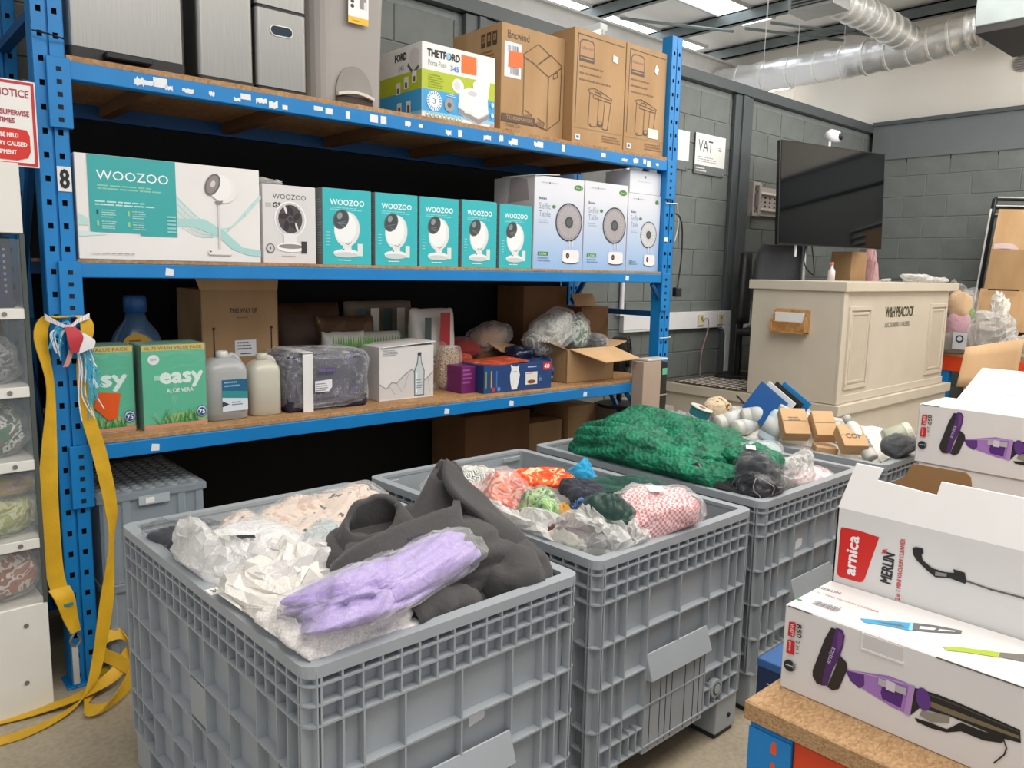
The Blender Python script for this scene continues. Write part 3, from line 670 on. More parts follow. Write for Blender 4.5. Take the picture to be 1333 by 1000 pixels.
a.text('WOOZOO', .068, .285, .25, .035, '#f2f6f6'); a.fine(.07, .262, .24, 2, .011, '#8fc9b0'); a.fine(.06, .205, .22, 2, .011, '#bfe4e2')
for i in range(4): 
    a.fine(.08+.105*(i % 2), .175-.04*(i//2), .05, 4, .008, '#a8d6d4', seed=i); a.rect(.063+.105*(i % 2), .07+.105*(i % 2), .16-.04*(i//2), .178-.04*(i//2), '#2c4a5a' if i == 0 else '#9fc98a')
for i in range(5): a.rect(.308, .34, .105+i*.014, .112+i*.014, '#8fcfcd')
a.ell(.53, .285, .05, .054, '#e9e7e6'); a.ell(.515, .29, .046, .05, '#efedec'); a.ell(.485, .30, .027, .045, '#6a6462', rot=-.45); a.ell(.484, .30, .021, .038, '#8d8683', rot=-.45); a.ell(.486, .302, .009, .014, '#cfc9c6', rot=-.4)
a.poly([(.49,.237),(.525,.24),(.508,.218)], '#8b8480'); a.rect(.503, .511, .05, .222, '#d5d1cf'); a.poly([(.46,.033),(.47,.027),(.55,.027),(.556,.036),(.55,.05),(.465,.05)], '#e8e5e3'); a.rect(.462, .554, .026, .029, '#bdb7b3'); a.ell(.47,.04,.003,.003,'#222222')
a.fine(.04, .02, .19, 1, .006, '#8c8a8a'); a.done(t)
a = Art((0,.2,0), (0,-1,0), (0,0,1)); a.rect(.01,.19,.01,.36,'#d8d6d4'); a.done(t, 'side_print')
t, w_, h_ = boxthing('fan_box', 'grey white fan box with clear film, between the long box and the teal boxes', .712, .952, .03, Z2, .326, .22, mat('#d9d6d6', .45, var=.02))
a = Art((0,0,0), (1,0,0), (0,0,1))
a.text('WOOZOO', .045, .268, .15, .022, '#4a4548'); a.rect(.012,.038,.232,.25,'#bcb8b8'); a.text('GS', .045, .232, .035, .022, '#2b282a', bold=.001)
a.ell(.122,.185,.072,.075,'#f1efef'); a.ell(.122,.185,.066,.07,'#cac6c6'); a.ell(.122,.187,.055,.06,'#4b4346'); 
for k in range(5): a.ell(.122+.03*math.cos(k*1.257+.3), .187+.034*math.sin(k*1.257+.3), .011, .024, '#2e282b', rot=k*1.257-.8)
for (p, q) in ((.10,.225),(.15,.155)): a.ell(p,q,.005,.018,'#e2e0e0', rot=.3)
a.ell(.122,.187,.015,.016,'#5d5558'); a.ell(.122,.187,.01,.011,'#3a3336'); a.rect(.09,.15,.085,.125,'#e8e6e6'); a.ell(.122,.068,.065,.02,'#f3f1f1'); a.ell(.122,.072,.055,.01,'#8e8888'); a.rect(.17,.195,.045,.095,'#3a3437'); a.ell(.03,.062,.019,.02,'#5b5558'); a.ell(.03,.062,.015,.016,'#c9c5c5'); a.text('1',.026,.058,.006,.012,'#333333'); a.fine(.08,.03,.08,1,.006,'#9b9696'); a.done(t)
lump('film_scrap', 'scrap of clear film lying on top of the grey white fan box', 'film', W(.765, .1, Z2+.338), (.05, .06, .012), MILKY, 5, amp=.5)
for k, (xa, xb, lb) in enumerate(((.985,1.229,'teal fan box, leftmost of the five teal boxes'), (1.25,1.483,'teal fan box, second of the five from the left'), (1.495,1.728,'teal fan box in the middle of the five'), (1.75,1.976,'teal fan box, fourth of the five, its lid slightly raised'), (1.995,2.222,'teal fan box, rightmost, against the pale blue boxes'))):
    t, w_, h_ = boxthing('fan_box', lb, xa, xb, .03, Z2, .332, .24, SIDEG, group='teal fan boxes on the middle shelf')
    a = Art((0,0,0), (1,0,0), (0,0,1)); s = w_/.235
    a.rect(.001, w_-.001, .001, .331, '#35b6bd'); X = lambda p: p*s
    a.text('WOOZOO', X(.035), .262, X(.165), .025, '#e9fafa', bold=.0008); a.fine(X(.035), .248, X(.165), 2, .008, '#8fdcdf')
    a.ell(X(.115), .157, X(.062), .078, '#e2e5e5', rot=-.15); a.ell(X(.108), .163, X(.052), .066, '#f0f2f2', rot=-.15); a.ell(X(.086), .20, X(.036), .046, '#5c6266', rot=-.55); a.ell(X(.087), .2, X(.031), .041, '#44494d', rot=-.55)
    for q in range(3): a.line([(X(.066+.008*q), .183-.004*q), (X(.108), .192-.012*q)], .0018, '#8b9194')
    a.ell(X(.08), .215, X(.012), .016, '#8d9496', rot=-.5)
    a.rect(X(.093), X(.135), .055, .095, '#e4e7e7'); a.ell(X(.11), .052, X(.062), .018, '#eef0f0'); a.ell(X(.11), .044, X(.06), .012, '#cdd3d3'); a.rect(X(.165), X(.19), .04, .095, '#dfe6dd')
    a.line([(X(.105),.096),(X(.12),.09),(X(.135),.1)], .003, '#7c8486'); a.ell(X(.098),.068,.003,.003,'#444444'); a.fine(X(.07), .018, X(.08), 1, .01, '#d8f3f3'); 
    for q in range(5): a.fine(X(.015), .14-q*.014, X(.02), 1, .006, '#b7e8ea', seed=q)
    a.done(t)
    a = Art((0,.24,0), (0,-1,0), (0,0,1)); a.fine(.19,.28,.04,22,.011,'#b8c0c0'); a.done(t, 'side_print')
    if k == 3: MB().obox((w_/2, .1, .337), w_*.98, .19, .004, (.03, 0, 0), mat('#3aa6ad', .5)).build('lid_flap', t)
def gradm(key, c0, c1, z0, z1):
    def f(nt, bs, co, tc):
        sx = nt.nodes.new('ShaderNodeSeparateXYZ'); nt.links.new(co, sx.inputs[0]); mr = nt.nodes.new('ShaderNodeMapRange'); mr.inputs['From Min'].default_value = z0; mr.inputs['From Max'].default_value = z1
        nt.links.new(sx.outputs[2], mr.inputs['Value']); nt.links.new(ramp(nt, mr.outputs[0], [(0, c0), (1, c1)]), bs.inputs['Base Color'])
    return custom(key, f, .45)
PB = gradm('pale_blue_print', '#94b9e4', '#dfe1e9', 0, .40)
for k, (xa, xb, hh, lb) in enumerate(((2.235,2.615,.5,'pale blue and white table fan box, left one with grey side showing'), (2.622,2.99,.502,'pale blue and white table fan box, middle of the three'), (2.997,3.33,.465,'pale blue table fan box by the right upright, under a small white box'))):
    t, w_, h_ = boxthing('table_fan_box', lb, xa, min(xb, 3.3) if k == 2 else xb, .03, Z2, hh, .34 if k == 0 else .3, mat('#cfc9cb', .5, var=.08), group='pale table fan boxes on the middle shelf')
    if k == 2: w_ = min(xb,3.3)-xa
    a = Art((0,0,0), (1,0,0), (0,0,1)); a.rect(.001, w_-.001, .001, hh-.001, PB); s = w_/.375; v = hh/.5
    X = lambda p: p*s
    a.text('Bokam', X(.035), .375*v, X(.055), .014, '#333338', bold=.0006); a.text('Selfie', X(.035), .325*v, X(.085), .035, '#8c96a6'); a.text('Table', X(.035), .285*v, X(.085), .032, '#8c96a6'); a.ell(X(.145),.34*v,.014,.01,'#4f8a3f'); a.fine(X(.035), .262*v, X(.08), 2, .012, '#a9b6c8')
    a.fine(X(.05), .462*v, X(.16), 1, .016, '#c3c4cc'); a.ell(X(.11),.465*v,.004,.005,'#333333')
    if k < 2: a.ell(X(.33),.455*v,X(.035),.016,'#4f8a3f'); a.text('4 in 1', X(.31),.45*v,X(.04),.01,'#dcebd8'); a.rect(X(.032),X(.11),.075*v,.095*v,'#4f8a3f'); a.text('USB', X(.045),.079*v,X(.05),.012,'#dcebd8')
    else: a.ell(X(.33),.455*v,X(.02),.013,'#4f8a3f'); a.ell(X(.05),.06*v,.014,.012,'#4f8a3f'); a.text('4', X(.043),.054*v,.01,.012,'#dcebd8')
    a.fine(X(.032), .058*v, X(.1), 2, .014, '#7c93b5')
    cx, cy = X(.262 if k < 2 else .245), (.262 if k < 2 else .24)*v
    rx, ry_ = (X(.103), .106*v) if k < 2 else (X(.095), .088*v)
    a.ell(cx, cy, rx, ry_, '#35363c', 32); a.ell(cx, cy, rx*.93, ry_*.93, '#a39ea2' if k < 2 else '#cfd0d2', 32); 
    a.ell(cx, cy, rx*.8, ry_*.8, '#b3adb0' if k < 2 else '#d8dadb', 32); 
    for q in range(28): an = 2*PI*q/28; a.line([(cx+rx*.3*math.cos(an), cy+ry_*.3*math.sin(an)), (cx+rx*.9*math.cos(an), cy+ry_*.9*math.sin(an))], .0012, '#7d787c'); a.k -= .9
    a.k += 2; a.ell(cx, cy, rx*.3, ry_*.3, '#45484b'); a.ell(cx, cy, rx*.2, ry_*.2, '#5b5f61')
    b0 = cy-ry_; 
    for q in (-.014, .012): a.rect(cx+X(.02+q)-.004, cx+X(.02+q)+.004, b0-.03, b0+.004, '#dfe2e6')
    a.poly([(cx-X(.045), .045*v), (cx+X(.085), .045*v), (cx+X(.085), .095*v), (cx+X(.075), .11*v), (cx-X(.035), .11*v), (cx-X(.045), .1*v)], '#efe9e8'); a.ell(cx+X(.02), .045*v, X(.065), .012, '#3b3436'); a.ell(cx+X(.02), .05*v, X(.065), .012, '#f3eeec'); a.ell(cx-X(.005), .078*v, X(.013), .016, '#322c2f'); a.text('0', cx-X(.009), .072*v, .007, .012, '#d0cdd0')
    a.done(t)
    if k == 0:
        a = Art((0,.34,0), (0,-1,0), (0,0,1)); a.poly([(.12,.36),(.3,.37),(.28,.48),(.2,.495),(.14,.49)], '#a59c9c'); a.fine(.04,.3,.25,9,.02,'#b3acae'); a.done(t, 'side_print')
        MB().obox((.08, .12, .507), .2, .25, .003, (0, -.08, .1), PAPER).build('lid_flap', t)
t, w_, h_ = boxthing('small_white_box', 'small plain white box standing on the right-hand pale table fan box', 3.01, 3.3, .035, Z2+.4665, .135, .2, mat('#dfe2e9', .5, var=.02))
a = Art((0,0,0), (1,0,0), (0,0,1)); a.ell(.14,.1,.008,.008,'#6e8d5a'); a.fine(.07,.07,.15,1,.006,'#b4b7be'); a.done(t)
# ---- top shelf
def roundbox(root, x0, x1, y0, y1, z0, z1, m, r, name, top=True):
    pts = []
    for cx, cy, a0 in ((x1-r, y0+r, -PI/2), (x1-r, y1-r, 0), (x0+r, y1-r, PI/2), (x0+r, y0+r, PI)):
        for k in range(6): an = a0+PI/2*k/5; pts.append((cx+r*math.cos(an), cy+r*math.sin(an)))
    o = MB().prism(pts, (0,0,z0), (1,0,0), (0,1,0), (0,0,z1-z0), m).build(name, root, bevel=.0); return o
t = rthing('pedal_bin', 'wide brushed steel pedal bin at the left end of the top shelf', 'bin', .02, .04, Z1)
roundbox(t, 0, .4, 0, .3, .045, .62, BRUSH, .02, 'steel_body'); roundbox(t, -.003, .405, -.003, .303, 0, .045, BLACK, .02, 'base_rim'); roundbox(t, -.002, .402, -.002, .302, .62, .68, BLACK, .03, 'lid')
MB().box(.11, .27, -.05, .0, .012, .035, BLACK).build('pedal', t, bevel=.004)
MB().box(.36, .405, .02, .28, .045, .62, BLACK).build('side_trim', t)
t = rthing('pedal_bin', 'tall narrow brushed steel bin beside the wide steel bin', 'bin', .47, .04, Z1)
roundbox(t, 0, .225, 0, .3, .02, .66, BRUSH, .02, 'steel_body'); roundbox(t, -.003, .228, -.003, .303, 0, .02, BLACK, .02, 'base_rim'); roundbox(t, -.002, .227, -.002, .302, .66, .72, BLACK, .03, 'lid')
t = rthing('recycling_bin', 'brushed steel bin with a dark slot handle and a second compartment above', 'bin', .705, .04, Z1)
roundbox(t, 0, .222, 0, .3, .02, .322, BRUSH, .018, 'lower_compartment'); roundbox(t, 0, .222, 0, .3, .336, .68, BRUSH, .018, 'upper_compartment'); roundbox(t, .002, .22, .004, .296, .0, .34, BLACK, .018, 'frame_core')
def slot(par, cx, cz, wd, hh):
    p = [(cx+wd/2*math.cos(a)*(1)+(hh*0), 0) for a in ()]
    pts = []
    for k in range(16):
        an = 2*PI*k/16; pts.append((cx+math.copysign(wd/2-hh/2, math.cos(an))+hh/2*math.cos(an), cz+hh/2*math.sin(an)))
    MB().prism(pts, (0,-.003,0), (1,0,0), (0,0,1), (0,.003,0), mat('#d0cfca', .3, .6)).build('handle_rim', par)
    pts2 = [(cx+(p[0]-cx)*.93, cz+(p[1]-cz)*.8) for p in pts]; MB().prism(pts2, (0,-.0036,0), (1,0,0), (0,0,1), (0,.0006,0), mat('#0f2a3c', .7)).build('handle_slot', par)
slot(t, .11, .245, .1, .045); slot(t, .11, .6, .1, .045)
t = rthing('plastic_step_bin', 'tall grey plastic step bin with an arched pedal opening and a label', 'bin', .955, .05, Z1)
GP = mat('#9d9893', .5, var=.03, scale=4); 
pts = []
for cx, cy, a0 in ((.36-.03, .03, -PI/2), (.36-.06, .34, 0), (.06, .34, PI/2), (.09, .09, PI)):
    r = .03 if cy == .03 else (.06 if a0 != PI else .09)
    for k in range(7): an = a0+PI/2*k/6; pts.append((cx+r*math.cos(an), cy+r*math.sin(an)))
a0 = [Vector((x, y, 0)) for x, y in pts]; b = MB(); vs = []; H = .66
for lev, (z, sc_) in enumerate(((0, .93), (.02, .94), (.3, .97), (H, 1.03))): vs += [(.18+(p.x-.18)*sc_, .2+(p.y-.2)*sc_, z) for p in a0]
n_ = len(a0); fs = [(i*n_+k, i*n_+(k+1) % n_, (i+1)*n_+(k+1) % n_, (i+1)*n_+k) for i in range(3) for k in range(n_)] + [tuple(range(n_-1,-1,-1)), tuple(3*n_+k for k in range(n_))]
b.add(vs, fs, GP); b.build('bin_body', t, smooth=False)
arch = [(.145+.09*math.cos(PI*k/16), .055+.115*math.sin(PI*k/16)) for k in range(17)]; arch = [(.235, .0)] + arch + [(.055, .0)]
arch = [(x+.06, z) for x, z in arch]
MB().prism(arch, (0,-.0,0), (1,0,0), (0,0,1), (0,.012,0), mat('#8a8580', .5)).build('arched_recess', t)
MB().prism([(x if abs(x-.205) < .2 else x, min(z, .04)) for x, z in arch], (0,-.003,0), (1,0,0), (0,0,1), (0,.012,0), mat('#3c2c22', .6)).build('pedal_cavity', t)
MB().prism([(.115,.045),(.16,.058),(.205,.062),(.25,.058),(.295,.045),(.295,.033),(.25,.045),(.205,.05),(.16,.045),(.115,.033)], (0,-.02,0), (1,0,0), (0,0,1), (0,.03,0), mat('#cfc8c0', .4)).build('pedal', t)
a = Art((.02, -.0105, 0), (1,0,-.0), (0,-.022,1)); a.rect(.145,.245,.37,.52,'#eceaea'); a.rect(.145,.245,.345,.372,'#f1b82d'); a.text('BIN', .158, .478, .045, .022, '#2a2a2a', bold=.0006); a.rect(.20,.235,.41,.465,'#8c8886'); a.ell(.165,.435,.009,.008,'#333333'); a.ell(.165,.415,.009,.008,'#333333'); a.rect(.222,.238,.41,.44,'#dadada'); a.fine(.165,.356,.06,1,.006,'#a5761a'); a.done(t, 'product_label')
t, w_, h_ = boxthing('toilet_box', 'white, lime and blue portable toilet box with an orange sticker', 1.505, 1.948, .03, Z1-.003, .345, .37, WHITE)
a = Art((0,0,0), (1,0,0), (0,0,1))
def bands(a, w_):
    a.rect(.001, w_-.001, .135, .222, '#aebd1b'); a.rect(.001, w_-.001, .035, .135, '#3a9fdb'); a.poly([(.001,.03),(w_-.001,.02),(w_-.001,.036),(.001,.036)], '#8dc6e6')
bands(a, w_)
a.text('THETFORD', .03, .285, .19, .034, '#1e2226', bold=.0022); a.ell(.152,.302,.012,.016,'#8dbfe0'); a.text('Porta Potti', .035, .245, .105, .026, '#8f9298'); a.text('345', .165, .238, .05, .026, '#3f86bf', bold=.0006)
a.rect(.23, .322, .242, .325, '#f26a1b'); a.fine(.035,.2,.09,6,.011,'#8a9a18')
a.poly([(.3,.20),(.31,.15),(.4,.14),(.42,.3),(.41,.32),(.33,.32),(.32,.22)], '#e4e2e4'); a.ell(.21,.175,.035,.034,'#eceaea'); a.ell(.205,.175,.02,.02,'#d5d2d2')
a.poly([(.212,.05),(.34,.005),(.4,.04),(.405,.09),(.212,.1)], '#c6c3c5'); a.poly([(.212,.075),(.34,.035),(.402,.068),(.402,.045),(.34,.012),(.212,.052)], '#8c8a8e'); a.poly([(.212,.078),(.335,.04),(.4,.072),(.395,.14),(.36,.165),(.28,.18),(.222,.155)], '#e9e7e8'); a.ell(.30,.155,.055,.022,'#f2f0f0'); a.ell(.3,.152,.03,.012,'#c9c6c8'); a.rect(.25,.3,.055,.068,'#dddddd')
a.ell(.07,.085,.044,.046,'#dfe9f2',24)
for q in range(20): an = 2*PI*q/20; a.line([(.07+.03*math.cos(an), .085+.031*math.sin(an)), (.07+.041*math.cos(an), .085+.043*math.sin(an))], .004, '#2f7db8'); a.k -= .9
a.k += 2; a.ell(.07,.085,.024,.025,'#f4f6f8'); a.text('3', .06, .073, .018, .024, '#4a5560'); a.ell(.158,.078,.03,.032,'#9a9a9a'); a.ell(.158,.078,.012,.012,'#555555'); a.fine(.14,.125,.06,2,.007,'#cfe6f5')
for q in range(9): a.ell(.03+q*.024,.02-.0006*q,.009,.009,'#7da07a',12); a.ell(.03+q*.024,.02-.0006*q,.006,.006,'#e7e7e2',12)
for q in range(3): a.ell(.425,.115-.05*q,.009,.012,'#d7ebf7' if q < 2 else '#c99a8a')
a.done(t)
a = Art((0,.37,0), (0,-1,0), (0,0,1)); bands(a, .37)
a.text('FORD', .14, .285, .1, .034, '#1e2226', bold=.002); a.text('345', .17, .238, .05, .026, '#6d8fb0'); a.poly([(.27,.27),(.3,.22),(.34,.24),(.345,.31),(.3,.33),(.27,.31)], '#cfcccc'); a.poly([(.25,.25),(.3,.2),(.345,.23),(.345,.245),(.3,.22),(.255,.265)], '#5f5a66')
for q in range(3): a.rect(.15+.07*q,.19+.07*q,.13+.018*q,.185+.018*q,'#dfe3e4'); a.rect(.158+.07*q,.178+.07*q,.135+.018*q,.16+.018*q,'#7a5a48')
for q in range(2): a.rect(.16+.08*q,.2+.08*q,.03,.09,'#dfe3e4'); a.rect(.17+.08*q,.19+.08*q,.035,.07,'#6d4a3a')
a.done(t, 'side_print')
INK = '#4a3728'
def bindraw(a, x, y, s):
    """line drawing of a step bin"""
    L = lambda *p: a.line([(x+u*s, y+v*s) for u, v in p], .0035, INK)
    L((0,1),(.25,1.06),(.28,.96),(.62,.96)); L((0,1),(.06,.92),(.95,.82),(.98,.86),(.6,.98),(.25,1.06)); L((.35,1.02),(.5,.9)); L((.06,.92),(.02,.1),(.12,.02),(.35,.03)); L((.95,.82),(.82,.0),(.62,.0)); L((.2,.88),(.2,.8),(.92,.76)); L((.42,.8),(.4,.12)); L((.68,.78),(.62,.1)); L((.35,.03),(.4,.1),(.6,.1),(.62,.0)); L((.12,.1),(.12,.02)); a.ell(x+.5*s,y+.13*s,.1*s,.09*s,INK); a.ell(x+.5*s,y+.15*s,.07*s,.05*s,'#a57c54')
t, w_, h_ = boxthing('pedal_bin_carton', 'large brown carton with a line drawing of a twin pedal bin and an orange sticker', 2.046, 2.50, .1, Z1, .555, .42, CARD, tape=mat('#9c7448', .35))
a = Art((0,0,0), (1,0,0), (0,0,1)); a.text('l\u00e5ncwind', .04, .485, .15, .04, INK, bold=.0008); a.rect(.02,.135,.29,.465,'#e2e2e4'); 
for q in range(9): a.rect(.04+q*.009,.043+q*.009+.002*(q % 2),.415,.45,'#59616e'); a.rect(.06+q*.007,.063+q*.007,.305,.345,'#59616e')
a.poly([(.045,.34),(.145,.35),(.145,.425),(.05,.42)], '#f0641e')
L = lambda *p, w=.0035: a.line(p, w, INK)
L((.15,.42),(.255,.49),(.34,.45),(.245,.38),(.15,.41),(.15,.42)); L((.245,.38),(.255,.385),(.35,.45),(.43,.41),(.425,.395),(.335,.335),(.245,.375)); L((.155,.41),(.155,.13)); L((.43,.4),(.425,.12),(.33,.055),(.25,.075)); L((.335,.335),(.33,.06)); L((.37,.33),(.4,.345),(.4,.37),(.37,.355),(.37,.33)); L((.15,.13),(.16,.105),(.2,.09),(.215,.12),(.17,.14)); L((.23,.1),(.25,.07),(.3,.06),(.31,.09),(.26,.11)); L((.2,.1),(.235,.09))
a.ell(.19,.105,.022,.013,'#7c5c3f'); a.ell(.275,.08,.024,.013,'#7c5c3f')
a.rect(.003,.24,.085-.02,.125-.02,'#54402f'); a.text('TS3006MAXBK', .035, .078, .19, .02, '#b08a63'); a.text('Trash Can', .035, .042, .1, .017, INK); a.text('M\u00fclleimer', .035, .012, .1, .017, INK); a.done(t)
a = Art((0,.42,0), (0,-1,0), (0,0,1))
for q in range(3): a.rect(.25+.048*q,.287+.048*q,.45,.52,'#4f3c2c'); a.rect(.258+.048*q,.279+.048*q,.475,.505,'#a57c54'); a.rect(.264+.048*q,.273+.048*q,.48,.5,'#4f3c2c')
a.fine(.25,.42,.12,3,.02,'#86633f'); a.done(t, 'side_print')
for k, (xa, xb, hh, lb) in enumerate(((2.503, 2.925, .61, 'tall brown step bin carton, left of the two with a label logo'), (2.932, 3.3, .61, 'tall brown step bin carton against the right upright, white sticker low down'))):
    t, w_, h_ = boxthing('step_bin_carton', lb, xa, xb, .03, Z1-.0, hh, .4, CARD, group='tall step bin cartons on the top shelf')
    a = Art((0,0,0), (1,0,0), (0,0,1)); L = lambda *p, w=.004: a.line(p, w, INK)
    L((.02,.11),(.03,hh-.03),(w_-.02,hh-.035), w=.006)
    a.poly([(.04,hh-.17),(.04,hh-.075),(.055,hh-.055),(.1,hh-.05),(.145,hh-.055),(.16,hh-.075),(.16,hh-.17)], INK); a.poly([(.046,hh-.14),(.046,hh-.077),(.06,hh-.062),(.1,hh-.057),(.14,hh-.062),(.154,hh-.077),(.154,hh-.14)], '#a57c54'); a.text('Rubbermaid', .053, hh-.105, .095, .018, INK); a.line([(.05,hh-.152),(.15,hh-.152)], .006, '#a57c54')
    for q in range(3): a.fine(.045, hh-.2-.035*q, .2+.03*q if k == 0 else .17+.02*q, 1, .018, '#6b4d33', seed=q)
    bindraw(a, .12 if k == 0 else .09, .10, .2); a.rect(.005, w_-.005, .085, .087, '#a07850')
    a.rect(.025,.06,.02,.05,'#e2e2e4'); a.rect(.032,.053,.028,.042,'#4a5a86')
    a.fine(w_-.18,.06,.16,3,.014,'#8a6644')
    if k == 0: a.poly([(.31,.48),(.35,.475),(.352,.51),(.312,.515)], '#ecebe9')
    else: a.rect(.21,.31,.10,.155,'#e4dfd0'); a.poly([(.25,.49),(.275,.47),(.29,.505),(.265,.53)], '#ecebe9'); a.rect(.325,.329,.06,.075,INK)
    a.done(t)
# ---- lower shelf
GRN = '#4fb893'
for k, (xa, xb, lb) in enumerate(((-.03+.03, .2, 'green washing powder box behind the blue upright with an orange sticker'), (.222, .469, 'green washing powder box with the full name and grass picture'))):
    t, w_, h_ = boxthing('washing_powder_box', lb, xa, xb, .10 if k == 0 else .07, Z3, .338, .16, mat('#3f9c7c', .45, var=.04), seam=False)
    a = Art((0,0,0), (1,0,0), (0,0,1)); W0 = .247; o = w_-W0
    X = lambda p: p+o
    a.rect(max(.001, X(0)), w_-.001, .001, .337, GRN); a.rect(max(.001, X(0)), w_-.001, .315, .337, '#d0b95a'); a.rect(max(.001, X(0)), w_-.001, .001, .02, '#c98a6d'); a.rect(max(.001, X(0)), w_-.001, .0, .006, '#e0d8c6')
    a.text('XL 75 WASH VALUE PACK' if k else 'VALUE PACK', X(.01) if k else X(.10), .319, .225 if k else .13, .013, '#93642c', bold=.0004)
    if k: a.text('easy', X(.068), .185, .165, .062, '#dff0ea', bold=.004); a.rect(X(.045), X(.066), .197, .217, '#9fd8c6')
    else: a.text('sy', X(.13), .185, .09, .062, '#dff0ea', bold=.004); a.text('a', X(.085), .185, .035, .062, '#dff0ea', bold=.003)
    if k: a.text('ALOE VERA', X(.09), .145, .105, .017, '#dff0ea', bold=.0006); a.ell(X(.045), .28, .022, .02, '#e4e8ea'); a.text('NEW', X(.033), .276, .024, .009, '#4b6f88')
    rg = random.Random(k+3)
    a.ell(X(.16), .035, .085, .03, '#8fb873')
    for q in range(34):
        bx = X(.05+.16*q/34); 
        if bx < .004: continue
        ln = rg.uniform(.03, .075); lx = rg.uniform(-.03, .03); a.poly([(bx, .02), (bx+.006, .02), (min(w_-.003, max(.002, bx+lx)), .02+ln)], rg.choice(['#2f8b45', '#4aa34a', '#1f7240']))
    a.rect(max(.001, X(0)), w_-.001, .006, .021, '#c98a6d')
    a.ell(X(.225), .06, .021, .024, '#2d4f82'); a.ell(X(.225), .06, .0185, .021, '#cfe0e4'); a.ell(X(.225),.058,.017,.017,'#2d4f82'); a.text('75', X(.213), .05, .024, .018, '#eef3f5', bold=.0006)
    if not k: a.poly([(X(.10),.105),(X(.11),.165),(X(.195),.155),(X(.18),.06),(X(.15),.05)], '#e2560f')
    a.done(t)
    MB().box(-.003, w_+.003, -.004, .163, -.0, .341, WRAP).build('shrink_wrap', t, bevel=.004)
t = rthing('softener_bottle', 'big blue fabric softener bottle with yellow label behind the green boxes', 'bottle', .30, .40, Z3)
BB = plastic('blue_bottle', '#4a6a8c', .85, .25, 3, .05)
MB().lathe([(.10,0),(.125,.02),(.13,.15),(.125,.26),(.09,.36),(.045,.42),(.038,.45)], (0,0,0), BB, 24, 1, .6).build('bottle_body', t, smooth=True)
MB().lathe([(.045,.45),(.045,.51),(.038,.52)], (0,0,0), mat('#2c5fa0', .4), 18).build('cap', t, smooth=True)
a = Art((-.09,-.079,.12), (1,0,0), (0,0,1)); a.rect(.01,.16,.05,.17,'#8aa5c2'); a.ell(.07,.2,.055,.045,'#d8a833'); a.fine(.04, .21, .06, 2, .018, '#7a4a1a'); a.text('Lenor', .03, .1, .1, .03, '#20407a'); a.done(t, 'bottle_label')
t = rthing('open_carton', 'brown carton with raised lid flap printed THIS WAY UP and two slots', 'carton', .60, .36, Z3)
MB().box(-.04, .32, 0, .005, 0, .545, CARD).box(-.04, .32, .3, .305, 0, .545, CARD).box(-.04, -.035, 0, .3, 0, .545, CARD).box(.315, .32, 0, .3, 0, .545, CARD).box(-.04, .32, 0, .3, 0, .005, CARD).build('box_walls', t)
MB().prism([(-.04,0),(.32,0),(.34,.09),(-.06,.09)], (0,-.0,.545), (1,0,0), (0,.3,.9), (0,.004,0), CARDL).build('lid_flap', t)
a = Art((0,0,0), (1,0,0), (0,0,1)); a.text('THIS WAY UP', .09, .44, .13, .022, INK, bold=.0008); a.fine(.12, .415, .07, 1, .014, '#7c5c3f'); a.rect(.11,.21,.24,.315,'#e8e8ec'); a.fine(.12,.30,.07,3,.014,'#6a6a70'); a.rect(.135,.185,.25,.254,'#333333')
for x in (.015, .285): a.rect(x-.003, x+.003, .2, .37, '#2c1d12'); a.ell(x, .37, .007, .007, '#2c1d12')
a.rect(.17,.20,.19,.2,'#7c5c3f'); a.done(t)
def jerry(name, label, x, y, wd, d, h, m, lab):
    t = rthing(name, label, 'jerrycan', x, y, Z3)
    b = MB(); vs = []; nn = 20; prof = [(0,.9),(.02,1),(.55,1),(.75,1.0),(.86,.93),(.93,.7),(.97,.45)]
    for z, s in prof:
        for k in range(nn):
            an = 2*PI*(k+.5)/nn; c_, s_ = math.cos(an), math.sin(an); vs.append((wd/2+math.copysign(abs(c_)**.5, c_)*wd/2*(s if z < .9 else s), d/2+math.copysign(abs(s_)**.5, s_)*d/2*s, z*h))
    fs = [(i*nn+k, i*nn+(k+1) % nn, (i+1)*nn+(k+1) % nn, (i+1)*nn+k) for i in range(len(prof)-1) for k in range(nn)] + [tuple(range(nn-1,-1,-1)), tuple((len(prof)-1)*nn+k for k in range(nn))]
    b.add(vs, fs, m).build('can_body', t, smooth=True)
    MB().lathe([(.026,0),(.026,.03),(.02,.035)], (wd*.5,d/2,h*.95), mat('#d8d8d2', .4) if lab else m, 16).build('cap', t, smooth=True)
    MB().tube(catmull([(wd*.55,d/2,h*.9),(wd*.72,d/2,h*1.0),(wd*.88,d/2,h*.9),(wd*.92,d/2,h*.74)]), .014, m, 10).build('handle', t, smooth=True)
    return t
t = jerry('jerrycan', 'clear jerrycan of pale liquid with a blue label, next to the green boxes', .485, .10, .185, .15, .27, JUGC, 1)
a = Art((.06,-.003,.04), (1,0,0), (0,0,1)); a.rect(0,.11,0,.135,'#d5dfe6'); a.rect(0,.11,.06,.135,'#1f5f86'); a.poly([(0,.06),(.11,.05),(.11,.08),(0,.09)], '#2f8d8f'); a.fine(.01,.12,.07,2,.015,'#7fb0cc'); a.poly([(0,.02),(.03,.03),(.0,.045)], '#2b3a55'); a.fine(.04,.035,.05,2,.01,'#5d7b95'); a.done(t, 'can_label')
jerry('jerrycan', 'milky empty jerrycan without a label', .685, .11, .14, .13, .25, JUG, 0)
DKV = pattern('dark_violet_print', [(0, '#231f33'), (.45, '#2b2740'), (.62, '#43336a'), (.72, '#232733'), (.85, '#8a8f9f')], 'noise', 5)
t = rthing('wrapped_multipack', 'dark violet multipack in clear film with a white carrying strap', 'pack', .832, .10, Z3)
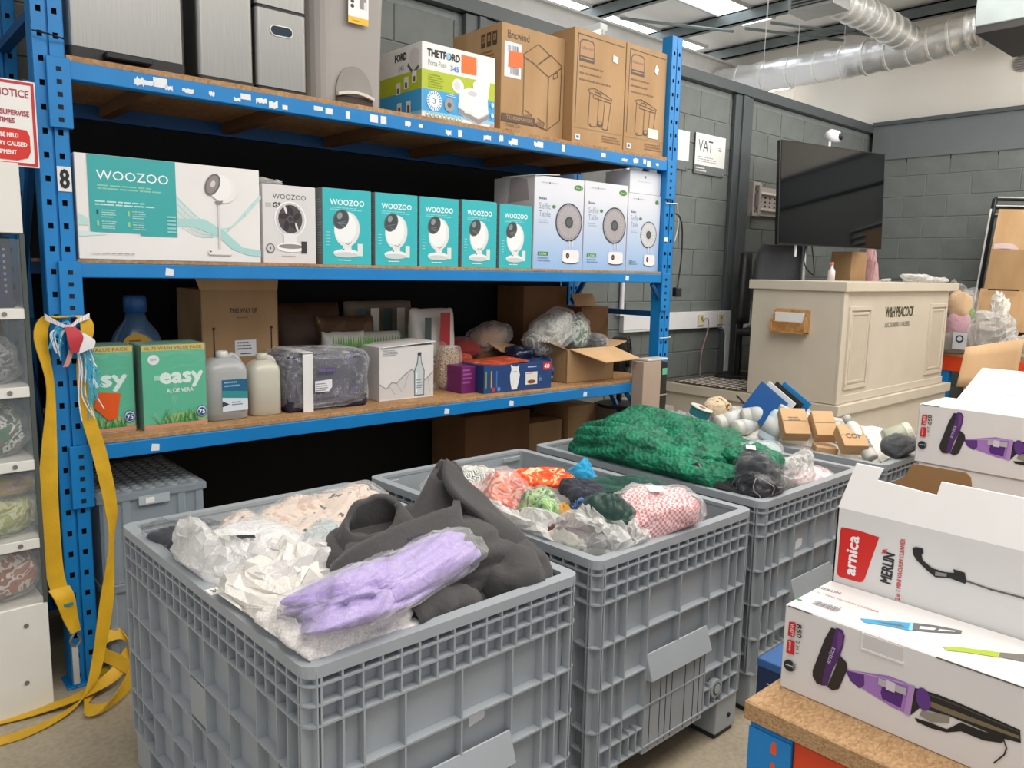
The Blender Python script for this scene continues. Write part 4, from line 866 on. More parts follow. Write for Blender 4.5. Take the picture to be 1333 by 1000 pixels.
MB().box(.01, .42, 0, .26, 0, .255, DKV).build('pack_contents', t, bevel=.03, seg=3, smooth=True)
v, f = lump_mesh((.222, .145, .14), 8, .06, 2.6, 6, 70, 44, fine=.5, film=True); MB().add([(p.x+.215, p.y+.13, p.z+.138) for p in v], f, plastic('pack_film', '#e8eaee', .12, .1, 12, .8, crease=.2)).build('film_wrap', t)
MB().box(.075, .125, -.016, -.01, .0, .265, WHITE).box(.075, .125, -.016, .27, .268, .274, WHITE).build('carrying_strap', t, bevel=.002)
a = Art((0,-.022,0), (1,0,0), (0,0,1)); a.poly([(.13,.09),(.2,.09),(.215,.11),(.215,.145),(.13,.14)], '#e6e6ea'); a.fine(.135,.125,.06,4,.01,'#777777'); a.fine(.15, .18, .12, 1, .03, '#6a5a95'); a.done(t, 'price_label')
t = rthing('bottled_water_box', 'white box printed with a glass bottle and mountain outline', 'box', 1.343, .15, Z3)
carton(t, .325, .24, .27, mat('#dcd9d8', .5, var=.03), seam=False)
a = Art((0,0,0), (1,0,0), (0,0,1)); 
a.poly([(.003,.01),(.003,.085),(.04,.06),(.07,.09),(.1,.085),(.14,.12),(.19,.15),(.22,.12),(.27,.09),(.32,.13),(.322,.01)], '#cbc9ca')
a.line([(.003,.085),(.04,.06),(.07,.09),(.1,.085),(.14,.12),(.19,.15),(.22,.12),(.27,.09),(.32,.13)], .005, '#8c8b8f')
for p in ((.05,.08,.09,.03),(.1,.085,.13,.04),(.17,.13,.14,.05),(.29,.1,.3,.03)): a.line([p[:2], p[2:]], .003, '#a5a4a7')
a.poly([(.205,.012),(.265,.012),(.268,.14),(.25,.185),(.246,.225),(.226,.225),(.222,.185),(.203,.14)], '#5f6f78'); a.poly([(.21,.018),(.26,.018),(.262,.138),(.246,.18),(.242,.215),(.23,.215),(.227,.18),(.209,.138)], '#c3ccd0'); a.rect(.225,.247,.22,.235,'#3b4650'); a.line([(.22,.03),(.22,.13)], .006, '#e6eaec'); a.fine(.218, .09, .035, 3, .014, '#7d95a5'); a.fine(.215,.06,.035,2,.008,'#5f7a88')
a.fine(.02,.25,.09,4,.008,'#9a9a9c'); a.done(t)
MB().obox((.17, .1, .278), .32, .22, .004, (0, -.06, 0), PAPER).build('torn_lid', t)
def pouch(name, label, x, y, z, wd, d, h, m, seed, art=None, tilt=0, cat='bag'):
    t = rthing(name, label, cat, x, y, z); b = MB(); nu, nv = 20, 14; vs = []; 
    for j in range(nv+1):
        q = j/nv; th = d/2*(1-q**2.2)**.5 if q < 1 else .002; th = max(th, .003)
        for i in range(nu):
            an = 2*PI*i/nu; c_, s_ = math.cos(an), math.sin(an)
            p = Vector((wd/2*math.copysign(abs(c_)**.6, c_)*(1-.03*math.sin(q*PI)), th*math.copysign(abs(s_)**.8, s_), h*q)); nn = noise.noise(Vector((p.x*14+seed, p.y*9, p.z*12)))
            p.y += (-1 if s_ < 0 else 1)*abs(nn)*.018*(1-q*.5) + q*tilt*h; p.z += noise.noise(Vector((p.x*30, seed, 0)))*.01*(q > .9); vs.append(p + Vector((wd/2, d/2, 0)))
    fs = [(j*nu+i, j*nu+(i+1) % nu, (j+1)*nu+(i+1) % nu, (j+1)*nu+i) for j in range(nv) for i in range(nu)] + [tuple(range(nu-1,-1,-1)), tuple(nv*nu+i for i in range(nu))]
    b.add(vs, fs, m).build('pouch', t, smooth=True)
    if art: a = Art((0, -.02, 0), (1,0,0), (0,0,1)); art(a, wd, h); a.done(t)
    return t
pouch('brown_sack', 'dark brown crumpled sack at the back between the open carton and the pet food', .98, .50, Z3, .4, .25, .47, mat('#4a3223', .6, var=.3), 1)
pouch('brown_sack', 'brown and yellow sack leaning behind the violet multipack', 1.2, .44, Z3, .34, .2, .40, pattern('sack_print', [(0,'#5c4430'),(.5,'#6d5138'),(.62,'#a98a3a'),(.75,'#2c3a22')], 'noise', 4), 2)
def leafy(a, wd, h):
    for q in range(16): a.poly([(.01+q*(wd-.02)/16, h*.8),(.025+q*(wd-.02)/16, h*.8),(.017+q*(wd-.02)/16, h*.97)], '#4f8a34')
    a.text('NATURAL', .05, h*.66, wd*.6, .03, '#3d3d38', bold=.0008); a.fine(.05, h*.6, wd*.6, 2, .015, '#8a8a82')
pouch('litter_bag', 'white bag with green leaf print, front left of the pet food bags', 1.17, .34, Z3, .24, .14, .33, mat('#cfcdc4', .4), 3, leafy)
pouch('litter_bag', 'white bag with green leaf print behind the bottle box', 1.37, .40, Z3, .30, .14, .32, mat('#cfcdc4', .4), 4, leafy)
def stripes(a, wd, h):
    for q, c_ in enumerate(('#24383a', '#c8c3b8', '#24383a', '#c8c3b8', '#7e1f1f')): a.poly([(.02+q*wd*.19, h*.55),(.02+q*wd*.19+wd*.12, h*.55),(.02+q*wd*.19+wd*.12, h*.93),(.02+q*wd*.19, h*.93)], c_)
pouch('pet_food_bag', 'striped dark green, white and red pet food bag at the back', 1.45, .60, Z3, .44, .2, .47, mat('#8f8474', .45), 5, stripes)
def redw(a, wd, h): a.rect(wd*.45, wd*.68, h*.55, h*.96, '#9c1f22'); a.rect(wd*.1, wd*.25, h*.5, h*.9, '#3b4a47'); a.fine(wd*.2, h*.4, wd*.5, 3, .025, '#6a5f55'); a.ell(wd*.5, h*.2, wd*.3, h*.12, '#8c6b48')
pouch('pet_food_bag', 'tall white pet food bag with a red stripe, rightmost of the bags', 1.7, .34, Z3, .29, .17, .44, mat('#d8d4cc', .4), 6, redw)
lump('treats_bag', 'clear zip bag of pale brown dried treats standing beside the white bag', 'bag', W(1.87, .30, Z3+.115), (.066, .035, .11), pattern('dried_treats', [(0,'#6b4f36'),(.3,'#b49b79'),(.6,'#8d6f4e'),(.8,'#cdbd9e')], 'voro', 55), 12, bag=CLEAR, bagk=1.18, ex=3.5)
t, w_, h_ = boxthing('pet_food_box', 'magenta pet food box sticking out behind the navy one', 1.835, 1.93, .13, Z3, .145, .22, mat('#6e1f63', .45), seam=False)
a = Art((0,0,0), (1,0,0), (0,0,1)); a.fine(.01,.12,.06,4,.022,'#a85c9a'); a.done(t)
t = rthing('cat_food_box', 'navy cat food box with a white cat picture and an orange lid', 'box', 1.93, .06, Z3, -.05)
carton(t, .475, .24, .15, mat('#1c3d72', .4, var=.05), seam=False)
a = Art((0,0,0), (1,0,0), (0,0,1)); a.rect(.001,.474,.001,.149,'#1d4279')
for q, c_ in enumerate(('#7d9b45', '#d0a33a', '#4a6fb0')): a.rect(.012+q*.035,.02+q*.035,.03,.12,c_)
a.poly([(.19,.01),(.225,.01),(.238,.05),(.245,.09),(.235,.12),(.24,.145),(.222,.135),(.2,.138),(.18,.148),(.186,.12),(.176,.09),(.18,.05)], '#e9ebec'); a.ell(.202,.108,.003,.003,'#222222'); a.ell(.218,.108,.003,.003,'#222222'); a.line([(.2,.07),(.2,.03)], .002, '#c4c8cc')
a.rect(.285,.37,.03,.1,'#e3e0da'); a.ell(.328,.045,.03,.011,'#8a4c22'); a.fine(.29,.09,.06,1,.01,'#d06a2a'); a.rect(.41,.47,.105,.149,'#c3262b'); a.text('40', .418, .115, .04, .025, '#ffffff', bold=.0006); a.fine(.3, .125, .08, 1, .018, '#b9c6da'); a.rect(.055,.075,.01,.03,'#c33b33'); a.ell(.1,.02,.012,.012,'#5f86bf'); a.fine(.38,.07,.02,3,.012,'#8aa2c8')
a.done(t)
MB().obox((.17, .12, .156), .3, .22, .004, (.03, -.05, 0), pattern('orange_lid', [(0,'#b03d1c'),(.5,'#c85426'),(.7,'#d9d2c8')], 'noise', 7)).build('torn_lid', t)
lump('blue_packet', 'crumpled blue and navy snack packet at the right of the cat food box', 'packet', W(2.46, .20, Z3+.075), (.085, .05, .075), pattern('blue_packet', [(0,'#12244a'),(.45,'#22529a'),(.6,'#7fa8cf'),(.75,'#15254a')], 'noise', 5), 15, ex=3.5)
lump('blue_packet', 'dark navy foil packet lying on top of the blue packet', 'packet', W(2.37, .26, Z3+.18), (.09, .06, .04), mat('#0e1a36', .3, coat=.5), 16, amp=.3)
# red/brown pile in a low carton
t = rthing('low_carton', 'low open carton with a bent flap behind the navy box', 'carton', 2.0, .42, Z3)
MB().box(0,.5,0,.005,0,.2,CARDD).box(0,.5,.3,.305,0,.2,CARDD).box(0,.005,0,.3,0,.2,CARDD).box(.495,.5,0,.3,0,.2,CARDD).build('box_walls', t)
MB().obox((.36, -.05, .2), .24, .14, .004, (.35, .12, .1), CARD).build('lid_flap', t)
lump('red_cloth', 'dark red folded cloth in the low carton', 'cloth', W(2.1, .5, Z3+.2), (.12, .12, .06), cloth('#7c1d1b'), 17)
lump('orange_cloth', 'dull orange cloth bundle beside the dark red one', 'cloth', W(1.99, .38, Z3+.14), (.08, .08, .05), cloth('#a53c22'), 18)
lump('glove_bag', 'clear bag with tan gloves lying on the low carton', 'bag', W(2.32, .5, Z3+.26), (.13, .09, .06), cloth('#a07a5c', 8, 1), 19, bag=CLEAR, bagk=1.25, rot=(0,-.2,.2))
t = rthing('open_carton', 'open brown carton with a pale front flap folded down, full of bagged parts', 'carton', 2.59, .10, Z3, .0)
MB().box(0,.41,0,.005,0,.2,CARD).box(0,.41,.33,.335,0,.2,CARD).box(0,.005,0,.33,0,.2,CARD).box(.405,.41,0,.33,0,.2,CARD).box(0,.41,0,.33,0,.005,CARD).build('box_walls', t)
MB().prism([(.02,0),(.40,0),(.46,.22),(.14,.24)], (.0,-.002,.2), (1,0,0), (0,-.75,-.28), (0,.0,.005), CARDL).build('front_flap', t)
MB().prism([(.0,0),(.33,0),(.3,.17),(.02,.17)], (.41,.0,.2), (0,1,0), (.8,0,.15), (0,.0,.005), CARDL).build('side_flap', t)
MB().prism([(.0,0),(.33,0),(.3,.15),(.02,.17)], (.0,.0,.2), (0,1,0), (-.7,0,.25), (0,.0,.005), CARD).build('side_flap', t)
BP = [('clear bag of grey papers at the top of the open carton', (2.66,.3,.30), (.15,.1,.09), '#a9aaa2', (0,-.5,.2)), ('clear bag of green parts standing in the open carton', (2.84,.28,.27), (.07,.06,.09), '#4f7a58', (0,.3,0)), ('clear bag with red and white parts at the right of the open carton', (2.92,.34,.28), (.06,.05,.1), '#8d6d66', (0,.25,0)), ('crumpled clear bag of grey fittings left in the open carton', (2.56,.3,.22), (.1,.08,.07), '#77736c', (0,0,.4)), ('black foam piece in the open carton', (2.97,.25,.21), (.08,.08,.05), '#1b1b1d', (0,0,0))]
for k, (lb, p, s, c_, ro) in enumerate(BP): lump('parts_bag', lb, 'bag', W(p[0], p[1], Z3+p[2]), s, pattern('parts%d' % k, [(0, c_), (.45, '#c9c9c4' if k < 4 else c_), (.55, c_), (.7, '#5c5c58' if k < 4 else c_)], 'noise', 9), 30+k, rot=ro, bag=CLEAR, bagk=1.15)
for (x0, x1, y0, z, h, lb) in ((2.64,3.02,.55,0,.56,'large dark brown carton at the back of the lower shelf under the middle deck'),(3.03,3.29,.42,0,.43,'open brown carton beside the rear right upright')):
    t = rthing('back_carton', lb, 'carton', x0, y0, Z3+z); carton(t, x1-x0, .26, h, CARDD)
    if x0 > 3: MB().obox((.02, .0, h+.045), .2, .004, .09, (-.5,0,0), CARD).build('lid_flap', t)
# black fan behind and flat heater in front
t = rthing('round_fan', 'black round fan partly hidden behind the flat heater', 'fan', 3.43, .42, .68, .5)
MB().lathe([(.15,0),(.15,.02),(.03,.03)], (0,0,0), BLACK, 20).build('fan_base', t); MB().tube([(0,0,.02),(0,0,.2)], .02, BLACK, 8).build('fan_stem', t)
for q in range(8): MB().tube([(.028*(q+1)*math.cos(2*PI*k/24)*.8, -.05+.012*abs(4-q)*.3, .31+.028*(q+1)*math.sin(2*PI*k/24)*.8) for k in range(25)], .0035, BLACK, 5, False).build('guard_ring', t)
MB().tube([(0,-.03,.31),(0,.05,.31)], .17, mat('#141416', .6), 24).build('fan_drum', t); MB().tube([(0,-.07,.31),(0,-.03,.31)], .035, BLACK, 14).build('hub', t)
t = rthing('fan_stand_box', 'pale grey low box on the floor behind the rack foot carrying the fan', 'box', 3.42, .2, 0); carton(t, .34, .45, .68, mat('#9a958a', .6))
t = rthing('flat_heater', 'slim upright heater, cream side and black front, at the right end of the rack', 'heater', 3.05, -.10, 0)
MB().box(0, .17, 0, .09, .03, 1.06, mat('#b39e8c', .45, var=.03)).build('cream_panel', t, bevel=.006, seg=2)
MB().box(.165, .24, .005, .1, .03, 1.05, mat('#15110f', .3, coat=.3)).build('black_panel', t, bevel=.005)
MB().box(.04, .235, .0, .09, 1.06, 1.075, mat('#cbc4bb', .35)).build('top_cap', t, bevel=.004); MB().box(.185, .23, .0, .004, .97, 1.01, mat('#5fb58f', .5)).build('green_sticker', t); MB().box(-.02, .26, -.02, .12, 0, .03, BLACK).build('foot', t, bevel=.004); MB().box(.17,.24,.0,.004,.84,.845,mat('#b5a48f',.5)).build('trim_line', t)
# ---- under the rack
def tub(x, y, z, wd, d, h, lb, lidart=True):
    t = rthing('storage_tub', lb, 'storage box', x, y, z)
    e = .012
    MB().box(e,wd-e,e,e+.004,0,h-.03,TUBPL).box(e,wd-e,d-e-.004,d-e,0,h-.03,TUBPL).box(e,e+.004,e,d-e,0,h-.03,TUBPL).box(wd-e-.004,wd-e,e,d-e,0,h-.03,TUBPL).box(e,wd-e,e,d-e,0,.005,TUBPL).build('tub_body', t, bevel=0)
    for xa in (.0, .28): MB().box(xa+.02, xa+.05, .004, .012, .02, h-.03, TUBPL).box(xa+.09,xa+.12,.004,.012,.02,h-.03,TUBPL).build('side_rib', t, bevel=.003)
    l = MB().box(0,wd,0,d,h-.03,h,TUBPL).build('lid', t, bevel=.008, seg=2, smooth=False)
    MB().box(wd*.36,wd*.64,-.004,.0,h-.055,h-.02,mat('#aeb7bd',.4)).build('latch_area', t); MB().box(wd*.42,wd*.5,-.006,-.004,h-.05,h-.028,PAPER).build('small_label', t)
    if lidart:
        b = MB()
        for i in range(9):
            for j in range(11): 
                cx, cy = .035+i*.043, .04+j*.046+(.023 if i % 2 else 0); b.prism([(cx+.019*math.cos(q*PI/3), cy+.019*math.sin(q*PI/3)) for q in range(6)], (0,0,h), (1,0,0), (0,1,0), (0,0,.0025), mat('#aab3b8', .3))
        tag(b.build('honeycomb_relief', l), kind='stuff')
    b = MB().box(.03, wd-.03, .03, d-.03, .01, h*.6, mat('#8d8d94', .6, var=.3, scale=9)).build('contents_inside', t, bevel=.01); return t
tub(.03, .02, .0, .41, .58, .35, 'clear plastic storage tub on the floor, under another one')
tub(.025, .02, .352, .415, .58, .36, 'clear plastic storage tub with honeycomb lid on top of the other')
for (x0, x1, y0, h, lb) in ((2.15,2.67,.5,.72,'dark brown carton under the rack, left of the two'),(2.68,2.98,.52,.62,'smaller brown carton with a taped top under the rack'),(3.02,3.28,.5,.7,'brown carton standing at the right under the lower deck')):
    t = rthing('floor_carton', lb, 'carton', x0, y0, 0); carton(t, x1-x0, .34, h, CARDD if x0 < 2.2 else CARD, tape=mat('#7a5a3a', .35) if 2.6 < x0 < 2.7 else None)
t = rthing('dark_machine', 'dark object standing on the floor behind the glass cabinet', 'machine', -.42, .45, 0)
MB().box(0,.2,0,.25,.0,1.05,mat('#151310',.5)).build('machine_body', t, bevel=.02); MB().box(.04,.17,-.01,0,.75,.95,mat('#3a2f29',.6)).build('front_plate', t)
# ================= GLASS CABINET and SIGN =================
CW = mat('#e3e1da', .4, var=.02)
t = thing('display_cabinet', 'white framed glass display cabinet at the left edge', 'cabinet', (-1.1, -.1, 0)); wd = .92
MB().box(0, wd, 0, .45, 0, .40, CW).build('plinth_panel', t, bevel=.003)
MB().box(0, wd, 0, .45, 1.685, 1.913, CW).build('top_panel', t, bevel=.003)
MB().box(0, wd, .44, .45, .4, 1.685, mat('#2a2d2e', .6)).build('back_panel', t)
lev = [.40, .62, .9, 1.155, 1.42]
for z in lev[1:]:
    s = MB().box(0, wd, 0, .44, z-.018, z+.018, CW).build('shelf_board', t, bevel=.002); MB().tube([(wd-.07,-.003,z),(wd-.07,.0,z)], .008, mat('#8a8782', .4, .5), 12).build('screw', s)
for x, z in ((wd-.08, .12), (wd-.07, .33), (wd-.10, 1.72)): MB().tube([(x,-.003,z),(x,.0,z)], .008, mat('#8a8782', .4, .5), 12).build('screw', t)
for i, z in enumerate(lev):
    z1 = (lev+[1.685])[i+1]
    MB().box(.01, wd-.012, .004, .008, z+.018, z1-.018, GLASS).build('front_pane', t)
    MB().box(wd-.008, wd-.004, .008, .44, z+.018, z1-.018, GLASS).build('side_pane', t)
MB().box(wd-.012, wd+.002, -.001, .008, .4, 1.685, mat('#4a4f4a', .5)).build('corner_edge', t)
CX = -1.1+wd
def bagin(lb, x, y, z, s, m, sd, nm='bagged_goods', bag=CLEAR): lump(nm, lb, 'bag', (CX+x, -.1+y, z), s, m, sd, bag=bag, bagk=1.12, amp=.25)
t2 = thing('navy_packet_box', 'navy box with small pale print on the top cabinet shelf', 'box', (CX-.5, -.05, 1.4385)); carton(t2, .47, .2, .235, mat('#1a2140', .35), seam=False)
a = Art((0,0,0), (1,0,0), (0,0,1)); a.ell(.38,.17,.05,.05,'#4a3a42'); a.poly([(.37,.1),(.41,.12),(.4,.105),(.415,.1)], '#d8d8dc')
for q in range(8): a.rect(.445,.452,.19-q*.02,.198-q*.02,'#7d88a8')
a.rect(.415,.428,.03,.038,'#e6e0c8'); a.done(t2)
bagin('clear bag of grey tools on the second cabinet shelf', -.12, .14, 1.25, (.1,.07,.07), pattern('greytools', [(0,'#2b2c2e'),(.45,'#86888a'),(.55,'#3b3c3e'),(.75,'#b5b6b5')], 'noise', 8), 41)
bagin('clear bag of green and white packets on the third cabinet shelf', -.13, .13, 1.005, (.11,.08,.08), pattern('greenpk', [(0,'#1f4a33'),(.42,'#d2d4cf'),(.5,'#2f5f43'),(.6,'#8c2f2a'),(.68,'#c9cbc6')], 'noise', 9), 42)
bagin('bag of red and black packets at the left of the third cabinet shelf', -.33, .13, .985, (.1,.08,.08), pattern('redpk', [(0,'#241a1a'),(.45,'#8d2a27'),(.55,'#c9a58f'),(.65,'#262022')], 'noise', 9), 43)
bagin('clear bag of yellow green tape on the fourth cabinet shelf', -.13, .13, .71, (.13,.09,.07), pattern('yellowpk', [(0,'#8c8a42'),(.45,'#c9c79a'),(.55,'#9aa04e'),(.7,'#b6a2a0')], 'noise', 9), 44)
bagin('pink and yellow crumpled pouch above the yellow green bag', -.12, .15, .80, (.12,.07,.035), pattern('pinkpk', [(0,'#a89a48'),(.48,'#b98a92'),(.6,'#7a7a4a')], 'noise', 7), 45)
bagin('clear bag of orange brown parts on the bottom cabinet shelf', -.12, .12, .50, (.1,.08,.08), pattern('orangepk', [(0,'#8c4a2c'),(.42,'#d8cfc6'),(.5,'#a86040'),(.65,'#6d2f24')], 'noise', 8), 46)
bagin('grey plastic bag left of the orange brown parts', -.34, .12, .50, (.1,.08,.08), mat('#a7a9a8', .3), 47, bag=MILKY)
t = thing('notice_board', 'white notice sign with red border and red warning panel fixed above the cabinet', 'sign', (-.578, -.085, 1.9155))
MB().box(0, .462, 0, .012, -.012, .263, mat('#e9e7e4', .4, var=.01)).build('sign_panel', t, bevel=.001)
a = Art((0,0,-.012), (1,0,0), (0,0,1)); RD = '#c02c2e'
for r_ in ((.004,.458,.262,.271),(.004,.458,.004,.013),(.449,.458,.013,.262),(.004,.013,.013,.262)): a.rect(*r_, RD)
for (s, x1, z, h, wdt, c_) in (('NOTICE', .442, .222, .024, .096, '#a8323a'), ('AD', .358, .196, .015, .025, '#a8323a'), ('SUPERVISE', .44, .163, .017, .082, '#a8323a'), ('ALL TIMES', .397, .138, .016, .08, '#a8323a')): a.text(s, x1-wdt, z, wdt, h, c_, bold=.0006)
a.poly([(.03,.02),(.40,.02),(.43,.03),(.438,.05),(.438,.1),(.43,.118),(.40,.12),(.03,.12)], '#d02a1c')
for (s, x1, z, wdt) in (('BE HELD', .405, .092, .05), ('INJURY CAUSED', .428, .065, .108), ('EQUIPMENT', .397, .038, .075)): a.text(s, x1-wdt, z, wdt, .014, '#f6ecea', bold=.0006)
a.done(t)
for xx in (.02, .44): MB().box(xx-.01, xx+.01, .012, .03, -.0, .27, BLUED).build('mounting_strip', t)
# ================= YELLOW STRAP and TWINE =================
YEL = mat('#d3a51c', .6, var=.1, scale=14, bmp=.2, bscale=200)
t = rthing('ratchet_strap', 'yellow webbing strap looped over the left upright and trailing over the floor', 'strap', 0, 0, 0)
V = Vector
b = MB(); ribbon(b, [(-.06,-.03,1.40),(-.11,-.035,1.40),(-.135,-.04,1.33),(-.115,-.045,1.16),(-.13,-.045,.95),(-.145,-.045,.75),(-.14,-.045,.50),(-.125,-.05,.40)], [V((.045,.02,0))]*3+[V((.03,.03,0)),V((.05,.01,0)),V((.065,0,0)),V((.06,.01,0)),V((.055,.01,0))], .003, YEL); b.build('left_strap_run', t, smooth=False)
b = MB(); ribbon(b, [(-.13,-.05,.42),(-.115,-.065,.38),(-.1,-.06,.30),(-.085,-.055,.24)], [V((.07,.01,0)),V((.065,.02,0)),V((.05,.02,0)),V((.035,.02,0))], .006, YEL); k1 = b.build('folded_end', t); MB().box(-.14,-.09,-.072,-.068,.352,.362,mat('#2d7d8c',.6)).build('blue_stitch', k1)
b = MB(); ribbon(b, [(-.04,-.035,1.405),(0,-.04,1.40),(.012,-.045,1.35),(-.015,-.045,1.22),(-.003,-.05,1.05),(.028,-.055,.90),(.055,-.06,.70),(.05,-.06,.55),(.02,-.08,.35),(-.02,-.10,.16),(-.07,-.15,.05),(-.16,-.2,.012),(-.30,-.24,.005),(-.46,-.22,.004),(-.6,-.2,.004)],
   [V((.03,.02,0)),V((.04,.01,0)),V((.045,.01,0)),V((.03,.01,0)),V((.045,0,0)),V((.05,0,0)),V((.045,.01,0)),V((.025,.03,0)),V((.05,.01,0)),V((.05,.02,.01)),V((.05,.03,.02)),V((.03,.05,.0)),V((.015,.055,0)),V((-.01,.055,0)),V((-.01,.055,0))], .003, YEL); b.build('right_strap_run', t)
b = MB(); ribbon(b, [(-.6,-.12,.008),(-.42,-.1,.008),(-.25,-.12,.01),(-.1,-.14,.03),(.02,-.1,.05),(.1,-.02,.08),(.13,.06,.06),(.1,.1,.02),(.02,.02,.012),(-.1,-.2,.02),(-.06,-.28,.03),(.03,-.22,.05),(.1,-.12,.07)],
   [V((0,.05,0))]*4+[V((-.02,.03,.03)),V((-.02,.01,.05)),V((.03,.01,.04)),V((.04,-.03,.01)),V((-.03,.04,0)),V((.01,.05,.01)),V((.04,.01,.03)),V((0,.02,.045)),V((-.02,.02,.045))], .003, YEL); b.build('floor_strap_coil', t)
b = MB(); ribbon(b, [(.12,-.14,.03),(.05,-.08,.09),(.0,-.05,.13),(.03,.0,.16),(.09,.02,.15),(.12,-.04,.08),(.08,-.1,.02)], [V((.01,.01,.05)),V((.02,.0,.045)),V((.03,0,.03)),V((.01,.03,.03)),V((-.01,.02,.045)),V((-.02,.01,.045)),V((.03,.03,.01))], .003, YEL); b.build('strap_loop', t)
t = rthing('strap_hook', 'small grey steel hook hanging at the end of the left yellow strap', 'hook', -.09, -.06, .24)
MB().tube(catmull([(0,0,0),(-.015,0,-.03),(0,0,-.055),(.018,0,-.035),(.012,0,-.01)]), .005, mat('#8f9294', .35, .8), 8).build('hook_wire', t); MB().box(-.012,.008,-.004,.004,-.2,-.055,mat('#b9b9b6',.5)).build('hanging_tag', t)
rg = random.Random(9)
t = rthing('twine_bundle', 'bundle of blue, white and red twine tied round the left upright', 'twine', -.05, -.03, 1.37)
TB, TW, TR = mat('#3fa3c8', .6), mat('#e3e1e4', .6), mat('#b8323c', .6)
for q in range(26):
    x = rg.uniform(.0, .05); ex_ = rg.uniform(.03, .075); z1 = rg.uniform(-.36, -.12); P_ = [(0,-.02,rg.uniform(-.02,.02)), (x,-.04,-.03), (x+ex_*.5,-.035,z1*.4), (x+ex_*.6+rg.uniform(-.01,.01),-.03,z1*.75), (x+ex_+rg.uniform(-.02,.01),-.035,z1)]
    MB().tube(catmull(P_, 5), .0022, TB if q % 4 else TW, 5).build('twine_strand', t)
for q in range(14):
    P_ = [(0,-.02,rg.uniform(-.02,.02)), (rg.uniform(-.06,-.02),-.035,rg.uniform(-.03,.0)), (rg.uniform(-.07,-.02),-.03,rg.uniform(-.12,-.05))]
    MB().tube(catmull(P_, 5), .0025, TB if q % 3 else TW, 5).build('twine_strand', t)
b = MB(); ribbon(b, [(-.07,-.02,.035),(-.03,-.035,.01),(0,-.05,0),(.03,-.035,.02),(.07,-.02,.035)], [V((0,0,.022)),V((0,0,.014)),V((0,0,.012)),V((0,0,.014)),V((0,0,.02))], .004, pattern('redwhite', [(0,'#e3e1e4'),(.5,'#b8323c'),(.62,'#e3e1e4')], 'wave', 14)); b.build('knotted_tape', t)
b = MB(); ribbon(b, [(.0,-.055,-.0),(.012,-.065,-.04),(.008,-.06,-.09)], [V((.03,0,0)),V((.05,0,.01)),V((.02,0,.0))], .003, TR); b.build('red_tag', t)
b = MB(); ribbon(b, [(.03,-.056,-.02),(.05,-.06,-.06),(.045,-.06,-.085)], [V((.03,0,-.01)),V((.05,0,.02)),V((.05,0,.02))], .003, TW); b.build('white_tag', t)
b = MB(); ribbon(b, [(0,-.05,-.08),(-.012,-.05,-.12),(-.022,-.05,-.14)], [V((.016,0,0))]*3, .003, mat('#c48a78', .6)); b.build('pink_tail', t)
# hanging black plug
t = rthing('hanging_plug', 'black cable with a plug hanging beside the right upright', 'cable', L_+.13, -.01, 1.95)
MB().tube(catmull([(-.03,0,.02),(.0,-.01,.0),(.045,0,-.08),(.05,0,-.25),(.03,0,-.4),(.025,0,-.44)]), .005, BLACK, 6).build('plug_cable', t); MB().box(-.005,.05,-.02,.02,-.5,-.44,BLACK).build('plug_body', t, bevel=.006)
t = rthing('pale_tie', 'pale cable loop tied round the right upright', 'cable', L_+.05, 0, 0)
for z in (2.03, 1.19): MB().tube(catmull([(-.05,-.01,z),(0,-.012,z),(.055,-.012,z+.003),(.065,.03,z-.01)]), .003, mat('#dcd9d2', .5), 5).build('tie_loop', t)
MB().tube(catmull([(.06,-.012,2.03),(.08,-.01,1.9),(.05,-.012,1.8)]), .003, mat('#dcd9d2', .5), 5).build('pale_lead', t)
MB().box(-.045,-.01,-.004,-.001,1.795,1.82,PAPER).build('paper_scrap', t)
# ================= GREY PALLET CRATES =================
CA, CB, CH = .8, 1.1668, .808
def rr(ins, r=.035, n=4):
    x0, y0, x1, y1 = ins, ins, CA-ins, CB-ins; r = max(r-ins*.6, .006); pts = []
    for cx, cy, a0 in ((x1-r, y0+r, -PI/2), (x1-r, y1-r, 0), (x0+r, y1-r, PI/2), (x0+r, y0+r, PI)):
        for k in range(n+1): an = a0+PI/2*k/n; pts.append((cx+r*math.cos(an), cy+r*math.sin(an)))
    return pts
def ring(b, i0, i1, z0, z1, m, cap=True):
    """ring between outer outline (inset i0) and inner outline (inset i1)"""
    A, B = rr(i0), rr(i1); n = len(A)
    vs = [(x,y,z0) for x,y in A]+[(x,y,z1) for x,y in A]+[(x,y,z1) for x,y in B]+[(x,y,z0) for x,y in B]; fs = []
    for k in range(n):
        j = (k+1) % n
        for l in range(4): fs.append((l*n+k, l*n+j, ((l+1) % 4)*n+j, ((l+1) % 4)*n+k))
    b.add(vs, fs, m)
ZR = [.808, .765, .722, .677, .548, .419, .290, .155]
COLA = [.035, .085, .135, .24, .40, .56, .665, .715, .765]
COLB = [.035, .085, .135, .235, .385, .5334, .6334, .7818, .9318, 1.0318, 1.0818, 1.1318]
